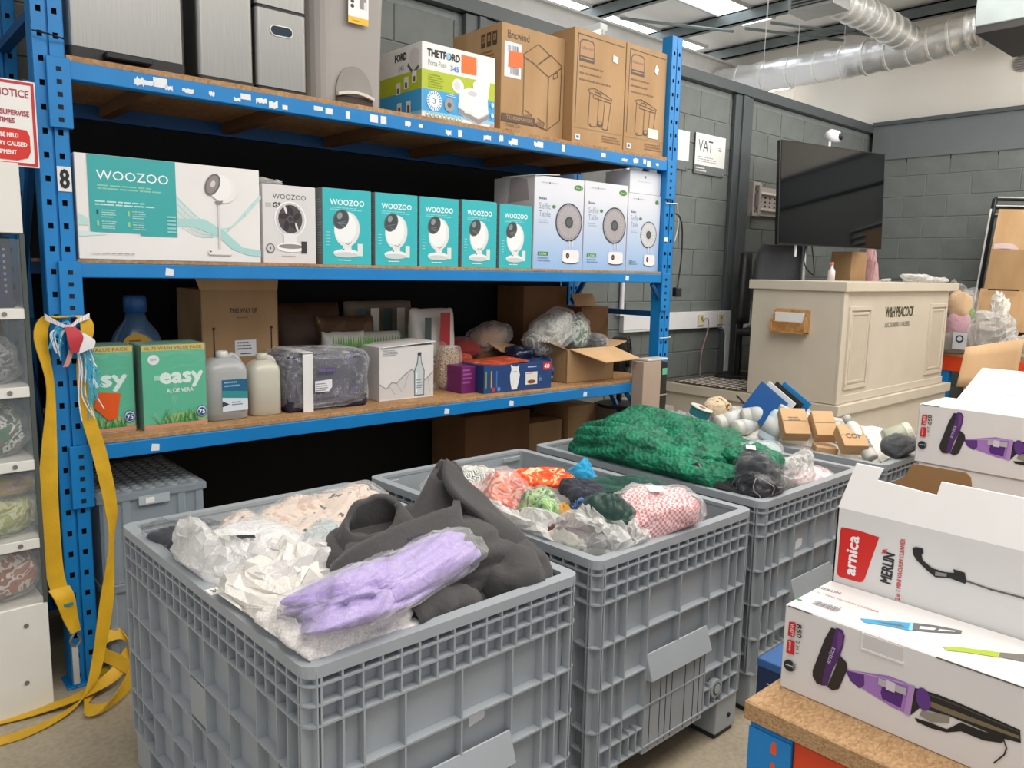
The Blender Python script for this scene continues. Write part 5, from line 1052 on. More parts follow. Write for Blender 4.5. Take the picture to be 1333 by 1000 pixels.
def crate(x, y, label, sticker=None):
    t = thing('pallet_crate', label, 'crate', (x, y, 0), group=None)
    D = .026
    b = MB(); ring(b, D, D+.006, .155, .8, CRATEIN); b.box(D, CA-D, D, CB-D, .15, .158, CRATEIN)
    b.build('crate_walls', t)
    b = MB(); ring(b, 0, .034, .796, .808, CRATE); ring(b, 0, .004, .782, .796, CRATE); b.build('top_rim', t)
    rb = MB()
    for z in ZR[1:]: ring(rb, 0, D+.001, z-.0025, z+.0025, CRATE)
    def vert(face, p, z0, z1, th=.0024, d=D):
        if face == 'f': rb.box(p-th, p+th, .0005, d, z0, z1, CRATE)
        elif face == 'b': rb.box(p-th, p+th, CB-d, CB-.0005, z0, z1, CRATE)
        elif face == 'l': rb.box(.0005, d, p-th, p+th, z0, z1, CRATE)
        else: rb.box(CA-d, CA-.0005, p-th, p+th, z0, z1, CRATE)
    for face, Lf, cols in (('f', CA, COLA), ('b', CA, COLA), ('l', CB, COLB), ('r', CB, COLB)):
        n = 15 if Lf == CA else 22
        for k in range(n+1): vert(face, .035+(Lf-.07)*k/n, ZR[3], ZR[0]-.01)
        for c_ in cols:
            if Lf == CA and .25 < c_ < .55: vert(face, c_, .39, ZR[3])
            else: vert(face, c_, ZR[-1], ZR[3])
        for c_ in (.026,): 
            for e_ in (c_, Lf-c_): vert(face, e_, ZR[-1], ZR[0]-.01, .0015)
        if Lf == CA:
            for c_ in (.17, .205, Lf-.17, Lf-.205): vert(face, c_, ZR[-1], .24)
        for a0, a1 in ((.035, .235 if Lf == CA else .235), (Lf-.235, Lf-.035)):
            rb.box(*((a0, a1, .001, D) if face == 'f' else (a0, a1, CB-D, CB-.001) if face == 'b' else (.001, D, a0, a1) if face == 'l' else (CA-D, CA-.001, a0, a1)), .222, .226, CRATE)
    rb.build('reinforcing_ribs', t)
    # drop door in the short ends
    for sgn, y0, nm in ((1, 0, 'drop_door'), (-1, CB, 'drop_door')):
        yy = lambda d: y0+sgn*d
        d = MB().box(.242, .558, *sorted((yy(.004), yy(.027))), .13, .39, CRATE).build(nm, t, bevel=.002)
        g = MB()
        for gx in (.27, .32, .35, .38, .45, .50, .53): g.box(gx, gx+.003, *sorted((yy(.003), yy(.005))), .14, .37, mat('#3a4045', .6))
        g.build('grooves', d)
        MB().prism([(0,.0),(.03,.005),(.004,.085),(-.0,.085)] if sgn > 0 else [(0,0),(.03,.005),(.004,.085),(0,.085)], (.242, yy(.006), .375), (0,-sgn,0), (0,0,1), (.316,0,0), CRATE).build('grip_flap', d, bevel=.002)
    for sgn, x0 in ((1, 0), (-1, CA)):
        MB().box(*sorted((x0+sgn*.001, x0+sgn*.02)), .5334, .6334, .43, .535, CRATE).build('side_plate', t, bevel=.003)
    fm = {}
    for i, fx in enumerate((.0, CA-.15)):
        for j, fy in enumerate((.0, (CB-.15)/2, CB-.15)):
            f = MB().box(fx+.012, fx+.138, fy+.012, fy+.138, .02, .155, CRATE).build('foot', t, bevel=.008, seg=2)
            MB().box(fx+.02, fx+.13, fy+.02, fy+.13, 0, .02, mat('#2b2e30', .6)).build('foot_pad', f)
            if j == 0 and i == 1: MB().tube([(fx+.09, fy+.008, .07), (fx+.09, fy+.013, .07)], .008, HOLE, 10).build('foot_hole', f)
    MB().tube([(CA-.165, -.001, .21), (CA-.165, .02, .21)], .032, CRATE, 20).build('drain_boss', t); MB().tube([(CA-.165, -.003, .21), (CA-.165, .0, .21)], .022, mat('#4a5157', .5), 20).build('drain_hole', t); MB().tube([(CA-.165, -.005, .21), (CA-.165, .0, .21)], .016, CRATE, 20).build('drain_plug', t)
    # ratchet clips inside the rim
    for (cx, cy) in ((CA-.1, .036), (.06, CB-.05), (CA-.1, CB-.05)): MB().box(cx-.05, cx+.05, cy, cy+.004, .77, .79, CRATE).build('rim_catch', t, bevel=.002)
    if sticker: MB().prism([(0,0),(.05,.008),(.052,.035),(.02,.04),(.002,.03)], (sticker[0], D-.0012, sticker[1]), (1,0,0), (0,0,1), (0,.0008,0), STW).build('torn_label', t)
    return t
C1 = (-.084, -1.825); C2 = (.808, -1.803); C3 = (1.699, -1.788); C4 = (2.611, -1.826)
crate(*C1, 'grey ribbed plastic pallet crate nearest the camera, holding a charcoal coat and a lilac bag', (.44, .50))
crate(*C2, 'second grey ribbed crate from the left, holding the red gingham and dark green bags')
crate(*C3, 'third grey ribbed crate from the left, heaped with the green netting', (.3, .56))
crate(*C4, 'farthest grey ribbed crate, full of bottles and small cartons in front of the desk')
MB_lab = MB().box(C1[0]+.003, C1[0]+.033, -1.35, -1.31, .8082, .8088, PAPER).build('rim_label'); tag(MB_lab, 'small white number label stuck on the left rim of the nearest crate', 'label')
a = Art((C1[0]+.006, -1.312, .809), (0,-1,0), (1,0,0)); a.text('28', .008, .006, .02, .014, '#222222'); a.done(MB_lab)
# ---- contents, crate 1
_before = set(C.objects)
def settle(cr):
    global _before
    new = [o for o in C.objects if o not in _before and o.parent is None]
    clamp_in(new, cr[0]+.036, cr[0]+CA-.036, cr[1]+.036, cr[1]+CB-.036); _before = set(C.objects)
CHAR = cloth('#454343', 30, .25, .1, .95, 300)
LILAC = cloth('#a78fcf', 22, .7, .08, .6)
FLORAL = pattern('floral_beige', [(0,'#2e2726'),(.36,'#d8c4b4'),(.56,'#c4a592'),(.66,'#e6d8ca'),(.8,'#6b5750')], 'noise', 9)
NAVY = cloth('#1e2430'); TEALC = cloth('#7fa3ad')
lump('packed_clothes', 'white polybags packed deep under the coat in the nearest crate', 'bag', (.31, -1.24, .45), (.36, .54, .30), POLYW, 60, ex=7, amp=.06)
lump('bagged_garment', 'dark navy garment in clear film at the far left corner of the nearest crate', 'garment', (.03, -.93, .75), (.10, .13, .075), NAVY, 61, bag=DARKF, bagk=1.25, amp=.3)
lump('bagged_garment', 'white folded garment in a clear bag with a dark printed label', 'garment', (.10, -1.16, .80), (.17, .15, .07), mat('#e6e4e2', .7), 62, rot=(.1,.05,.5), bag=plastic('white_bag_film', '#f2f2f4', .2, .12, 14, .8), bagk=1.1, amp=.2)
t = tag(MB().box(-.05,.05,-.012,.012,0,.001,mat('#2e2c2e', .5)).build('printed_label', loc=(.05,-1.19,.883), rot=(0,.1,-.3)), 'dark printed label on the white bagged garment', 'label')
lump('bagged_garment', 'beige and black floral blouse in clear film along the back of the nearest crate', 'garment', (.42, -.98, .80), (.22, .12, .065), FLORAL, 63, rot=(0,-.1,.25), bag=CLEAR, bagk=1.1, amp=.28)
lump('bagged_garment', 'small black and cream patterned piece left of the floral blouse', 'garment', (.20, -.94, .79), (.08, .08, .055), FLORAL, 64, bag=CLEAR, amp=.3)
lump('bagged_garment', 'pale teal garment in film beneath the floral blouse', 'garment', (.30, -1.20, .80), (.16, .06, .05), TEALC, 65, rot=(0,.1,.9), bag=MILKY, amp=.3)
lump('white_polybag', 'big crumpled white polybag filling the front left of the nearest crate', 'bag', (.04, -1.55, .70), (.13, .25, .135), POLYW, 66, amp=.3, freq=3, fine=.6, ex=4)
lump('white_polybag', 'milky crumpled polybag between the labelled bag and the lilac one', 'bag', (.12, -1.38, .80), (.15, .12, .075), plastic('milky_bag', '#ebe8e6', .6, .25, 12, .8), 67, amp=.35, freq=3, fine=.6)
lump('white_polybag', 'white gathered fabric and film at the front corner under the lilac bag', 'bag', (.08, -1.68, .755), (.18, .13, .085), cloth('#e4dfda', 12, 1), 68, amp=.3, freq=3.4, fine=.7, ex=3.5)
lump('white_polybag', 'ball of clear crinkled film left of the labelled bag', 'bag', (-.0, -1.16, .80), (.07, .12, .09), MILKY, 69, amp=.4, freq=3)
lump('clear_film', 'clear crinkled film in the right-hand corner of the nearest crate', 'film', (.62, -1.72, .71), (.07, .07, .05), CLEAR, 70, amp=.5)
# coat
t = thing('charcoal_coat', 'charcoal grey wool coat bunched up with its collar standing in the nearest crate', 'coat', (.42, -1.50, .80))
v, f = lump_mesh((.27, .23, .11), 71, .30, 1.5, 2.6, 72, 44, .15); MB().add(v, f, CHAR).build('coat_body', t, smooth=True)
v, f = lump_mesh((.10, .17, .10), 72, .25, 1.7, 3, 40, 24, .2); MB().add([(p.x+.16, p.y-.13, p.z-.03) for p in v], f, CHAR).build('coat_skirt', t, smooth=True)
v, f = lump_mesh((.12, .10, .08), 73, .25, 1.5, 2.4, 48, 30, .2); MB().add([(p.x+.06, p.y+.10, p.z+.03) for p in v], f, CHAR).build('collar_back', t, smooth=True)
def cone(o, rb, rt, h, off, nm, dip=.5, fold=.12, seed=0, th=.016, nfold=5, a0=0):
    """flaring open-topped roll of thick cloth; the rim dips towards the camera side"""
    def fn(u, v):
        an = 2*PI*u; r0 = rb*(1+fold*math.sin(nfold*an+seed)+.5*fold*math.sin(2*an+seed*2)); r1 = rt*(1+.10*math.sin(2*an+seed))
        t_ = v**.65; r = r0*(1-t_)+r1*t_; fr = .5-.5*math.cos(an-a0)
        hh = h*(1-dip*fr)
        return V((o[0]+off[0]*v+r*math.cos(an), o[1]+off[1]*v+r*math.sin(an)*.85, o[2]+hh*v**.9 + .012*noise.noise(V((math.cos(an)*2+seed, math.sin(an)*2, v*3)))))
    b = MB(); sheet(b, fn, 48, 14, th, CHAR); return b.build(nm, t, smooth=True)
AV = math.atan2(.81, .58)
cone((-.09,.02,-.0), .19, .068, .19, (-.02,.03), 'stand_collar', .38, .14, 1.0, nfold=3, a0=AV)
cone((.09,.03,-.0), .20, .035, .24, (.10,.09), 'raised_shoulder', .25, .16, 2.2, nfold=4, a0=AV)
F_ = V((.58,.81,0)); R_ = V((.81,-.58,0))
b = MB(); ribbon(b, [(-.31,-.07,.03),(-.24,-.09,.075),(-.14,-.11,.10),(-.04,-.11,.115),(.05,-.10,.125),(.11,-.04,.13)], [F_*.13+V((0,0,.09))]*2+[F_*.13+V((0,0,.10))]*2+[F_*.12+V((0,0,.09))]*2, .02, CHAR, 8, .015, 4, 8); b.build('front_fold', t, smooth=True)
b = MB(); ribbon(b, [(.18,.10,.235),(.17,.03,.19),(.17,-.05,.15),(.19,-.13,.10),(.21,-.20,.03)], [R_*.03+V((0,0,-.02)), R_*.10+V((0,0,-.05)), R_*.14+V((0,0,-.07)), R_*.13+V((0,0,-.06)), R_*.10+V((0,0,-.04))], .02, CHAR, 8, .012, 5, 8); b.build('lapel', t, smooth=True)
P_ = catmull([(-.215,-.258,.01),(-.15,-.25,.022),(-.07,-.235,.0),(.0,-.22,-.03)], 6)
b = MB(); b.tube(P_, .05, CHAR, 20, False, [.044+.003*math.sin(i) for i in range(len(P_))]); b.tube([P_[k] for k in range(1, 8)], .04, mat('#1c1a1c', .95), 20, True, [.040]*7); b.build('cuff_sleeve', t, smooth=True)
# lilac bag
t = thing('bagged_garment', 'lilac garment in a clear printed bag lying on the coat in the nearest crate', 'garment', (.215, -1.665, .865), rot=(-.30, .02, .32))
v, f = lump_mesh((.235, .125, .05), 75, .34, 2.6, 3.4, 84, 44, .5); MB().add(v, f, LILAC).build('lilac_garment', t, smooth=True)
v, f = lump_mesh((.262, .138, .056), 75, .3, 2.6, 3.4, 110, 60, .5, film=True); MB().add([(p.x, p.y, p.z+.002) for p in v], f, CLEAR).build('plastic_bag', t)
a = Art((.08, .05, .074), (0,-1,0), (1,0,0)); a.fine(0, .09, .07, 6, .011, '#5a4a86'); a.ell(.0,.0,.008,.008,'#2c2440'); a.rect(-.03,-.012,.08,.1,'#2c2440'); a.fine(-.035,.07,.015,5,.012,'#2c2440'); a.done(t, 'bag_print')
settle(C1)
# ---- contents, crate 2
lump('packed_clothes', 'mixed grey clothing packed deep in the second crate', 'clothes', (1.205, -1.22, .42), (.36, .54, .30), cloth('#4d4a4a'), 80, ex=7, amp=.06)
ZIG = pattern('zigzag', [(0,'#e4e6df'),(.5,'#20301f')], 'zig', 22)
PEACH = pattern('peach_print', [(0,'#f0e2da'),(.4,'#e88a6a'),(.5,'#d8573f'),(.58,'#f2b9a4'),(.75,'#c43d3a')], 'noise', 10)
LEAF = pattern('leaf_print', [(0,'#1e3a1c'),(.42,'#6fae4a'),(.52,'#b9d98a'),(.6,'#2f6b33'),(.7,'#e6e2d0')], 'noise', 11)
ORGP = pattern('orange_print', [(0,'#e8481c'),(.46,'#f06a2c'),(.56,'#f6cfa8'),(.64,'#c9321a')], 'noise', 14)
GING = pattern('gingham', [(0,'#f0dcd8'),(.5,'#dc7078')], 'check', 110)
for k, (lb, c_, s, m_, ro, bag) in enumerate((
    ('black and white zigzag garment in film at the far left of the second crate', (1.0,-.96,.77), (.13,.11,.07), ZIG, (.2,0,.4), CLEAR),
    ('white polybag beside the zigzag garment at the back of the second crate', (1.16,-.86,.76), (.12,.09,.06), POLYW, (0,0,.2), None),
    ('peach and coral patterned garment in the second crate', (.96,-1.24,.81), (.07,.11,.085), PEACH, (.3,.1,-.3), CLEAR),
    ('pale pink crumpled piece left of the coral garment', (.93,-1.12,.79), (.06,.07,.06), cloth('#e0b3ac'), (0,0,0), CLEAR),
    ('green leaf print garment beside the coral one', (.97,-1.40,.82), (.045,.10,.06), LEAF, (.2,.2,-.2), CLEAR),
    ('gathered orange print fabric at the top of the second crate', (1.13,-1.23,.845), (.17,.06,.045), ORGP, (0,0,-.75), None),
    ('grey jersey garment under the orange fabric', (1.09,-1.36,.79), (.13,.11,.07), cloth('#77736f'), (0,0,-.4), None),
    ('mustard yellow sleeve poking out in the second crate', (1.03,-1.45,.815), (.03,.07,.035), cloth('#c28a1c'), (.2,0,-.5), None),
    ('denim blue garment strip in the second crate', (1.05,-1.53,.81), (.035,.13,.045), pattern('denim_print', [(0,'#2b4670'),(.5,'#5d83b5'),(.62,'#1f2f4a')], 'noise', 9), (.15,0,-.55), None),
    ('navy garment behind the denim strip', (1.15,-1.42,.84), (.06,.10,.05), cloth('#1e2233'), (0,0,-.4), None),
    ('bright blue fabric tip standing up in the second crate', (1.28,-1.31,.865), (.045,.045,.06), cloth('#1f9ac8'), (0,0,0), None),
    ('dark green folded garment towards the back of the second crate', (1.33,-1.46,.825), (.14,.07,.055), cloth('#1e4a3f'), (0,0,-.9), None),
    ('maroon crumpled garment near the front rim of the second crate', (.91,-1.59,.79), (.065,.06,.055), cloth('#571f2a'), (0,0,0), None),
    ('white polybag at the front left of the second crate', (.87,-1.42,.775), (.055,.19,.08), plastic('milky_bag', '#ebe8e6', .6, .25, 12, .8), (0,.1,0), None),
    ('cream card edge bag next to the maroon garment', (.87,-1.60,.775), (.04,.07,.05), cloth('#dcd6c6'), (0,.2,.3), None),
    ('dark green satin garment in the middle front of the second crate', (1.03,-1.64,.845), (.075,.085,.07), cloth('#173c33', 12, .8, .1, .5), (.1,0,.2), None),
    ('big clear white bag left of the satin garment, spilling to the rim', (.93,-1.67,.80), (.07,.11,.10), MILKY, (0,0,.3), None),
    ('small grey purple garment under the satin one', (1.0,-1.72,.79), (.06,.05,.05), cloth('#4c4855'), (0,0,0), None),
    ('milky crumpled bag in front of the gingham one', (1.03,-1.745,.80), (.06,.045,.06), MILKY, (0,0,.2), None),
    ('red and white gingham garment in a clear bag', (1.17,-1.70,.84), (.15,.085,.075), GING, (.15,.05,-.35), CLEAR),
    ('tropical print scrap by the left rim of the second crate', (.875,-1.63,.765), (.03,.05,.03), LEAF, (0,0,0), None))):
    lump('bagged_garment' if bag else ('polybag' if 'bag' in lb.split() else 'garment'), lb, 'bag' if 'bag' in lb and not bag else 'garment', c_, s, m_, 90+k, rot=ro, bag=bag, bagk=1.12, amp=.28, freq=2.4, fine=.4)
t = tag(MB().box(-.028,.028,-.02,.02,0,.001,PAPER).build('price_tag', loc=(1.17,-1.715,.935), rot=(.2,.1,-.5)), 'white paper label on the red gingham bag', 'label')
settle(C2)
# ---- contents, crate 3
NET = custom('green_net', lambda nt, bs, co, tc: (lambda v, n: (nt.links.new(co, v.inputs['Vector']), nt.links.new(co, n.inputs['Vector']), nt.links.new(ramp(nt, n.outputs['Fac'], [(.3, '#05523a'), (.7, '#0f8a62')]), bs.inputs['Base Color']), bump(nt, bs, v.outputs['Distance'], .9, .01)))(N(nt, 'ShaderNodeTexVoronoi', Scale=55.0), N(nt, 'ShaderNodeTexNoise', Scale=14.0, Detail=6.0)), .6)
lump('packed_clothes', 'dark bags packed deep in the third crate', 'bag', (2.1, -1.2, .44), (.36, .54, .32), mat('#2b2c2e', .4), 120, ex=7, amp=.06)
t = thing('green_netting', 'heap of crumpled emerald green netting over the back of the third crate', 'netting', (2.0, -1.13, .80))
v, f = lump_mesh((.31, .43, .165), 121, .22, 3.4, 2.3, 130, 70, .8); MB().add(v, f, NET).build('net_heap', t, smooth=True)
v, f = lump_mesh((.10, .24, .07), 122, .3, 3, 2.3, 50, 30, .6); MB().add([(p.x-.2, p.y-.26, p.z+.02) for p in v], f, NET).build('net_fold', t, smooth=True)
v, f = lump_mesh((.22, .12, .05), 123, .3, 3, 2.3, 50, 30, .6); MB().add([(p.x*.5+.03*math.sin(p.y*8), p.y-.43, p.z+.075) for p in v], f, NET).build('net_tail', t, smooth=True)
BKW = pattern('black_stripe_film', [(0,'#17171a'),(.5,'#2a2a2e'),(.62,'#b9b9bd'),(.68,'#1b1b1e')], 'wave', 4, .25)
for k, (lb, c_, s, m_, ro, bag) in enumerate((
    ('black glossy bag beneath the netting in the third crate', (1.80,-1.44,.80), (.08,.13,.07), mat('#101013', .25, coat=.4), (0,0,0), None),
    ('dark charcoal garment in a clear bag with a white label in the third crate', (1.93,-1.62,.855), (.13,.085,.075), cloth('#33373b', 10, .6), (.1,.1,.5), DARKF),
    ('striped shiny black bag at the front of the third crate', (1.83,-1.68,.80), (.09,.11,.065), BKW, (.1,0,.7), DARKF),
    ('pale grey green garment in film behind the charcoal one', (2.09,-1.52,.85), (.12,.09,.06), cloth('#9fb0ad'), (0,.1,.3), CLEAR),
    ('clear bag hanging over the right side of the third crate', (2.11,-1.68,.80), (.09,.07,.085), MILKY, (0,0,.2), None),
    ('pink garment in film at the right end of the third crate', (2.28,-1.66,.765), (.12,.08,.04), pattern('pinkish', [(0,'#e6cfd2'),(.5,'#e0798a'),(.6,'#efdfe0')], 'noise', 8), (0,0,.1), CLEAR),
    ('black garment left of the striped bag', (1.79,-1.60,.78), (.07,.09,.05), cloth('#121214'), (0,0,0), None))):
    lump('bagged_garment' if bag else 'black_garment', lb, 'garment', c_, s, m_, 130+k, rot=ro, bag=bag, bagk=1.1, amp=.26, freq=2.3)
tag(MB().box(-.025,.025,-.018,.018,0,.001,PAPER).build('price_tag', loc=(1.91,-1.60,.945), rot=(.1,-.1,.6)), 'white label on the charcoal bagged garment', 'label')
settle(C3)
# ---- contents, crate 4
lump('packed_goods', 'mixed bagged goods packed deep in the farthest crate', 'bag', (3.01, -1.24, .49), (.36, .54, .33), POLYW, 150, ex=7, amp=.06)
def bottle(lb, x, y, z, r_, h, m, capm, ro, cat='bottle', sx=1):
    t = thing('bottle', lb, cat, (x, y, z), rot=ro)
    MB().lathe([(r_*.9,0),(r_,.01),(r_,h*.78),(r_*.8,h*.88),(r_*.35,h*.93),(r_*.35,h*.95)], (0,0,0), m, 22, 1, sx).build('bottle_body', t, smooth=True)
    MB().lathe([(r_*.42,h*.94),(r_*.42,h*1.06),(r_*.36,h*1.08)], (0,0,0), capm, 16, 1, 1).build('cap', t, smooth=True)
    b = MB().lathe([(r_*1.004,h*.2),(r_*1.004,h*.65)], (0,0,0), mat('#d2d5d2', .5), 22, 1, sx).build('paper_label', t, smooth=True)
    a = Art((-r_*.5, -r_*sx-.001, h*.45), (1,0,0), (0,0,1)); a.fine(0,0,r_,3,h*.06,'#5a6470'); a.done(t, 'label_print'); return t
OW = mat('#d6d4cb', .4)
bottle('white bottle lying left, behind the ribbon reel in the farthest crate', 2.68, -.95, .84, .045, .2, OW, OW, (1.35, .1, 1.1))
bottle('white bottle lying beside the first, label up', 2.75, -1.05, .885, .045, .2, OW, OW, (1.4, 0, .75))
bottle('cream bottle at the front left rim of the farthest crate', 2.67, -1.06, .835, .042, .17, OW, OW, (1.45, .1, 1.3))
bottle('white and blue pouch bottle leaning beside the brown small cartons', 2.69, -1.22, .80, .07, .18, mat('#cfe0ea', .35), OW, (.5, 0, .9), sx=.6)
bottle('white toiletry bottle near the right front corner of the farthest crate', 2.73, -1.72, .80, .045, .21, OW, mat('#b9bcb5', .4), (-.7, .3, .1), sx=.7)
t = thing('glass_jar', 'round jar with a pale ribbed lid, on its side in the farthest crate', 'jar', (2.90, -1.70, .86), rot=(1.2, 0, .7))
MB().lathe([(.045,0),(.05,.01),(.05,.09),(.045,.1)], (0,0,0), mat('#aeb09b', .4), 22).build('jar_body', t, smooth=True); MB().lathe([(.052,.09),(.052,.115),(.045,.12)], (0,0,0), mat('#d8d6c6', .4), 22).build('lid', t)
lump('grey_cloth_roll', 'dark grey rolled cloth at the right corner of the farthest crate', 'cloth', (2.86, -1.78, .85), (.09, .06, .05), cloth('#46494c'), 151)
t = thing('ribbon_reel', 'reel of teal ribbon with white paper sides in the farthest crate', 'reel', (2.72, -.81, .855), rot=(.3, .15, 0))
MB().lathe([(.06,0),(.06,.004)], (0,0,0), OW, 24).build('reel_side', t); MB().lathe([(.06,.05),(.06,.054)], (0,0,0), OW, 24).build('reel_side', t); MB().lathe([(.055,.004),(.055,.05)], (0,0,0), cloth('#1c6f77'), 24).build('ribbon', t); MB().lathe([(.02,.054),(.02,.0555)], (0,0,0), mat('#8d6a45', .7), 16).build('reel_hole', t)
lump('beige_bag', 'beige and brown crumpled sponge bag behind the reel', 'bag', (2.85, -.84, .895), (.075, .06, .05), pattern('sponge', [(0,'#6b3f24'),(.4,'#d8c1a0'),(.6,'#e2d3bd'),(.72,'#8a5a36')], 'noise', 10), 152)
lump('clear_bag', 'clear crumpled bag by the far left corner of the farthest crate', 'bag', (2.68, -.72, .83), (.07, .08, .04), CLEAR, 153, amp=.4)
def small(lb, x, y, z, w_, d, h, m, ro, txt=None, nm='small_carton'):
    t = thing(nm, lb, 'box', (x, y, z), rot=ro); carton(t, w_, d, h, m, bev=.002)
    if txt:
        a = Art((0,0,h+.0006), (1,0,0), (0,1,0))
        if txt == '-': a.fine(w_*.25, d*.6, w_*.5, 2, .014, '#7a5f43')
        else: a.text(txt, w_*.2, d*.35, w_*.6, min(.03, d*.35), '#5b4630', bold=.0005)
        a.done(t)
    return t
small('brown small carton standing left of the pair in the farthest crate', 2.63, -1.34, .83, .12, .15, .06, CARDL, (.75, .0, -.75), '-')
small('second brown small carton right of the pair', 2.70, -1.46, .835, .10, .14, .06, CARDL, (.75, .0, -.75))
small('brown small carton lying flat by the rim below the pair', 2.645, -1.5, .80, .10, .07, .03, CARDL, (.1, .1, -.8))
small('brown carton printed COF at the front right of the farthest crate', 2.64, -1.62, .815, .11, .13, .06, CARDL, (.6, .0, -.75), 'COF')
small('brown carton corner sticking up behind the blue magazines', 2.97, -1.06, .93, .12, .03, .08, CARD, (.1, .3, .6))
for k in range(4): small(('blue glossy magazine in front of the stack', 'black covered booklet second in the stack', 'white booklet third in the stack', 'blue folder at the back of the stack')[k], 2.83-.028*k, -1.27+.026*k, .84, .006, .21, .17, mat(('#1f78b8', '#16181c', '#dcdcda', '#2d5fa3')[k], .3, coat=.3), (.45, .35, -.15), nm='booklet')
lump('clear_pouch', 'long clear film sleeve leaning behind the booklets', 'film', (2.93, -1.27, .92), (.05, .15, .035), MILKY, 154, rot=(.5, .3, -.2), amp=.25)
lump('clear_pouch', 'clear tray bag between the cartons and the far rim', 'film', (2.93, -1.42, .87), (.09, .12, .045), plastic('tray_film', '#d8d6cf', .4, .2, 10, .8), 155, amp=.3)
lump('white_pouch', 'white and clear crinkled pouch filling the back of the farthest crate', 'bag', (3.1, -1.05, .82), (.24, .30, .07), MILKY, 156, amp=.25)
for k, (x, y) in enumerate(((3.2, -1.45), (3.1, -1.66))): small(('flat pale cardboard piece at the far right of the farthest crate', 'second flat cardboard piece near the far right rim')[k], x, y, .79, .14, .12, .01, CARDL, (.1, .1, .3*k), nm='card_piece')
t = thing('wire_rack', 'black wire mesh piece behind the bottles in the farthest crate', 'rack', (2.88, -1.0, .92), rot=(.8, .2, .6))
for k in range(5): MB().tube([(0, .02*k, 0), (.09, .02*k, 0)], .002, BLACK, 5).build('wire', t)
for k in range(5): MB().tube([(.022*k, 0, 0), (.022*k, .08, 0)], .002, BLACK, 5).build('wire', t)
settle(C4)
# ================= BENCH AND VACUUM BOXES (right foreground) =================
t = thing('packing_bench', 'chipboard topped bench with an orange beam and blue upright at the lower right', 'bench', (.509, -2.454, 0))
MB().box(-.006, 2.6, -1.4, .012, .762, .80, CHIP).build('chipboard_top', t, bevel=.003)
up = MB().box(0, .06, -.085, -.0, 0, .76, BLUE).build('blue_upright', t, bevel=.003); MB().box(2.4, 2.5, -.085, 0, 0, .76, BLUE).build('blue_upright', t, bevel=.003)
MB().box(.005, .05, -1.4, -.086, .62, .758, ORANGE).build('orange_beam', t, bevel=.003); MB().box(.06, 2.4, -.05, -.0, .64, .758, ORANGE).build('orange_beam', t, bevel=.003)
MB().box(0, .06, -1.4, -1.32, 0, .76, BLUE).build('blue_upright', t, bevel=.003)
MB().box(-.003, .0, -.086, -.0, .55, .752, BLUE).build('beam_end_plate', t)
for k in range(3):
    z = .735-.042*k; s = MB(); s.prism([(-.056,z+.008),(-.050,z+.008),(-.046,z-.01),(-.048,z-.017),(-.057,z-.017),(-.059,z-.01)], (-.0035,0,0), (0,1,0), (0,0,1), (.0006,0,0), mat('#e0531f', .5)).build('teardrop_slot', t)
VP = {'blk': [(0.094, 0.157), (0.083, 0.13), (0.065, 0.06), (0.066, 0.049), (0.075, 0.038), (0.087, 0.039), (0.103, 0.128), (0.103, 0.157)],
'pur': [(0.103, 0.16), (0.114, 0.16), (0.12, 0.15), (0.119, 0.132), (0.114, 0.107), (0.103, 0.078), (0.095, 0.042), (0.084, 0.038), (0.088, 0.072), (0.097, 0.121)],
'neck': [(0.114, 0.11), (0.127, 0.101), (0.13, 0.089), (0.125, 0.073), (0.117, 0.045), (0.106, 0.037), (0.095, 0.04), (0.105, 0.074)],
'body': [(0.128, 0.088), (0.151, 0.093), (0.203, 0.106), (0.246, 0.105), (0.242, 0.049), (0.212, 0.051), (0.162, 0.062), (0.136, 0.069)],
'd1': [(0.126, 0.085), (0.16, 0.09), (0.162, 0.071), (0.154, 0.061), (0.136, 0.069)], 'd2': [(0.193, 0.082), (0.23, 0.089), (0.227, 0.056), (0.195, 0.059), (0.191, 0.07)],
'band': [(0.237, 0.103), (0.247, 0.104), (0.243, 0.048), (0.233, 0.049)],
'han': [(0.246, 0.102), (0.283, 0.106), (0.319, 0.105), (0.406, 0.099), (0.409, 0.078), (0.383, 0.074), (0.301, 0.076), (0.257, 0.069), (0.244, 0.05)],
'hi': [(0.255, 0.089), (0.303, 0.089), (0.406, 0.089), (0.407, 0.084), (0.3, 0.079), (0.256, 0.08)],
'low': [(0.251, 0.049), (0.274, 0.051), (0.303, 0.052), (0.322, 0.073), (0.357, 0.073), (0.388, 0.08), (0.384, 0.066), (0.358, 0.058), (0.324, 0.058), (0.303, 0.046), (0.278, 0.042), (0.256, 0.043)],
'grip': [(0.261, 0.066), (0.304, 0.077), (0.305, 0.064), (0.277, 0.053), (0.258, 0.057)], 'cord': [(0.385, 0.075), (0.391, 0.061), (0.389, 0.049), (0.376, 0.028)]}
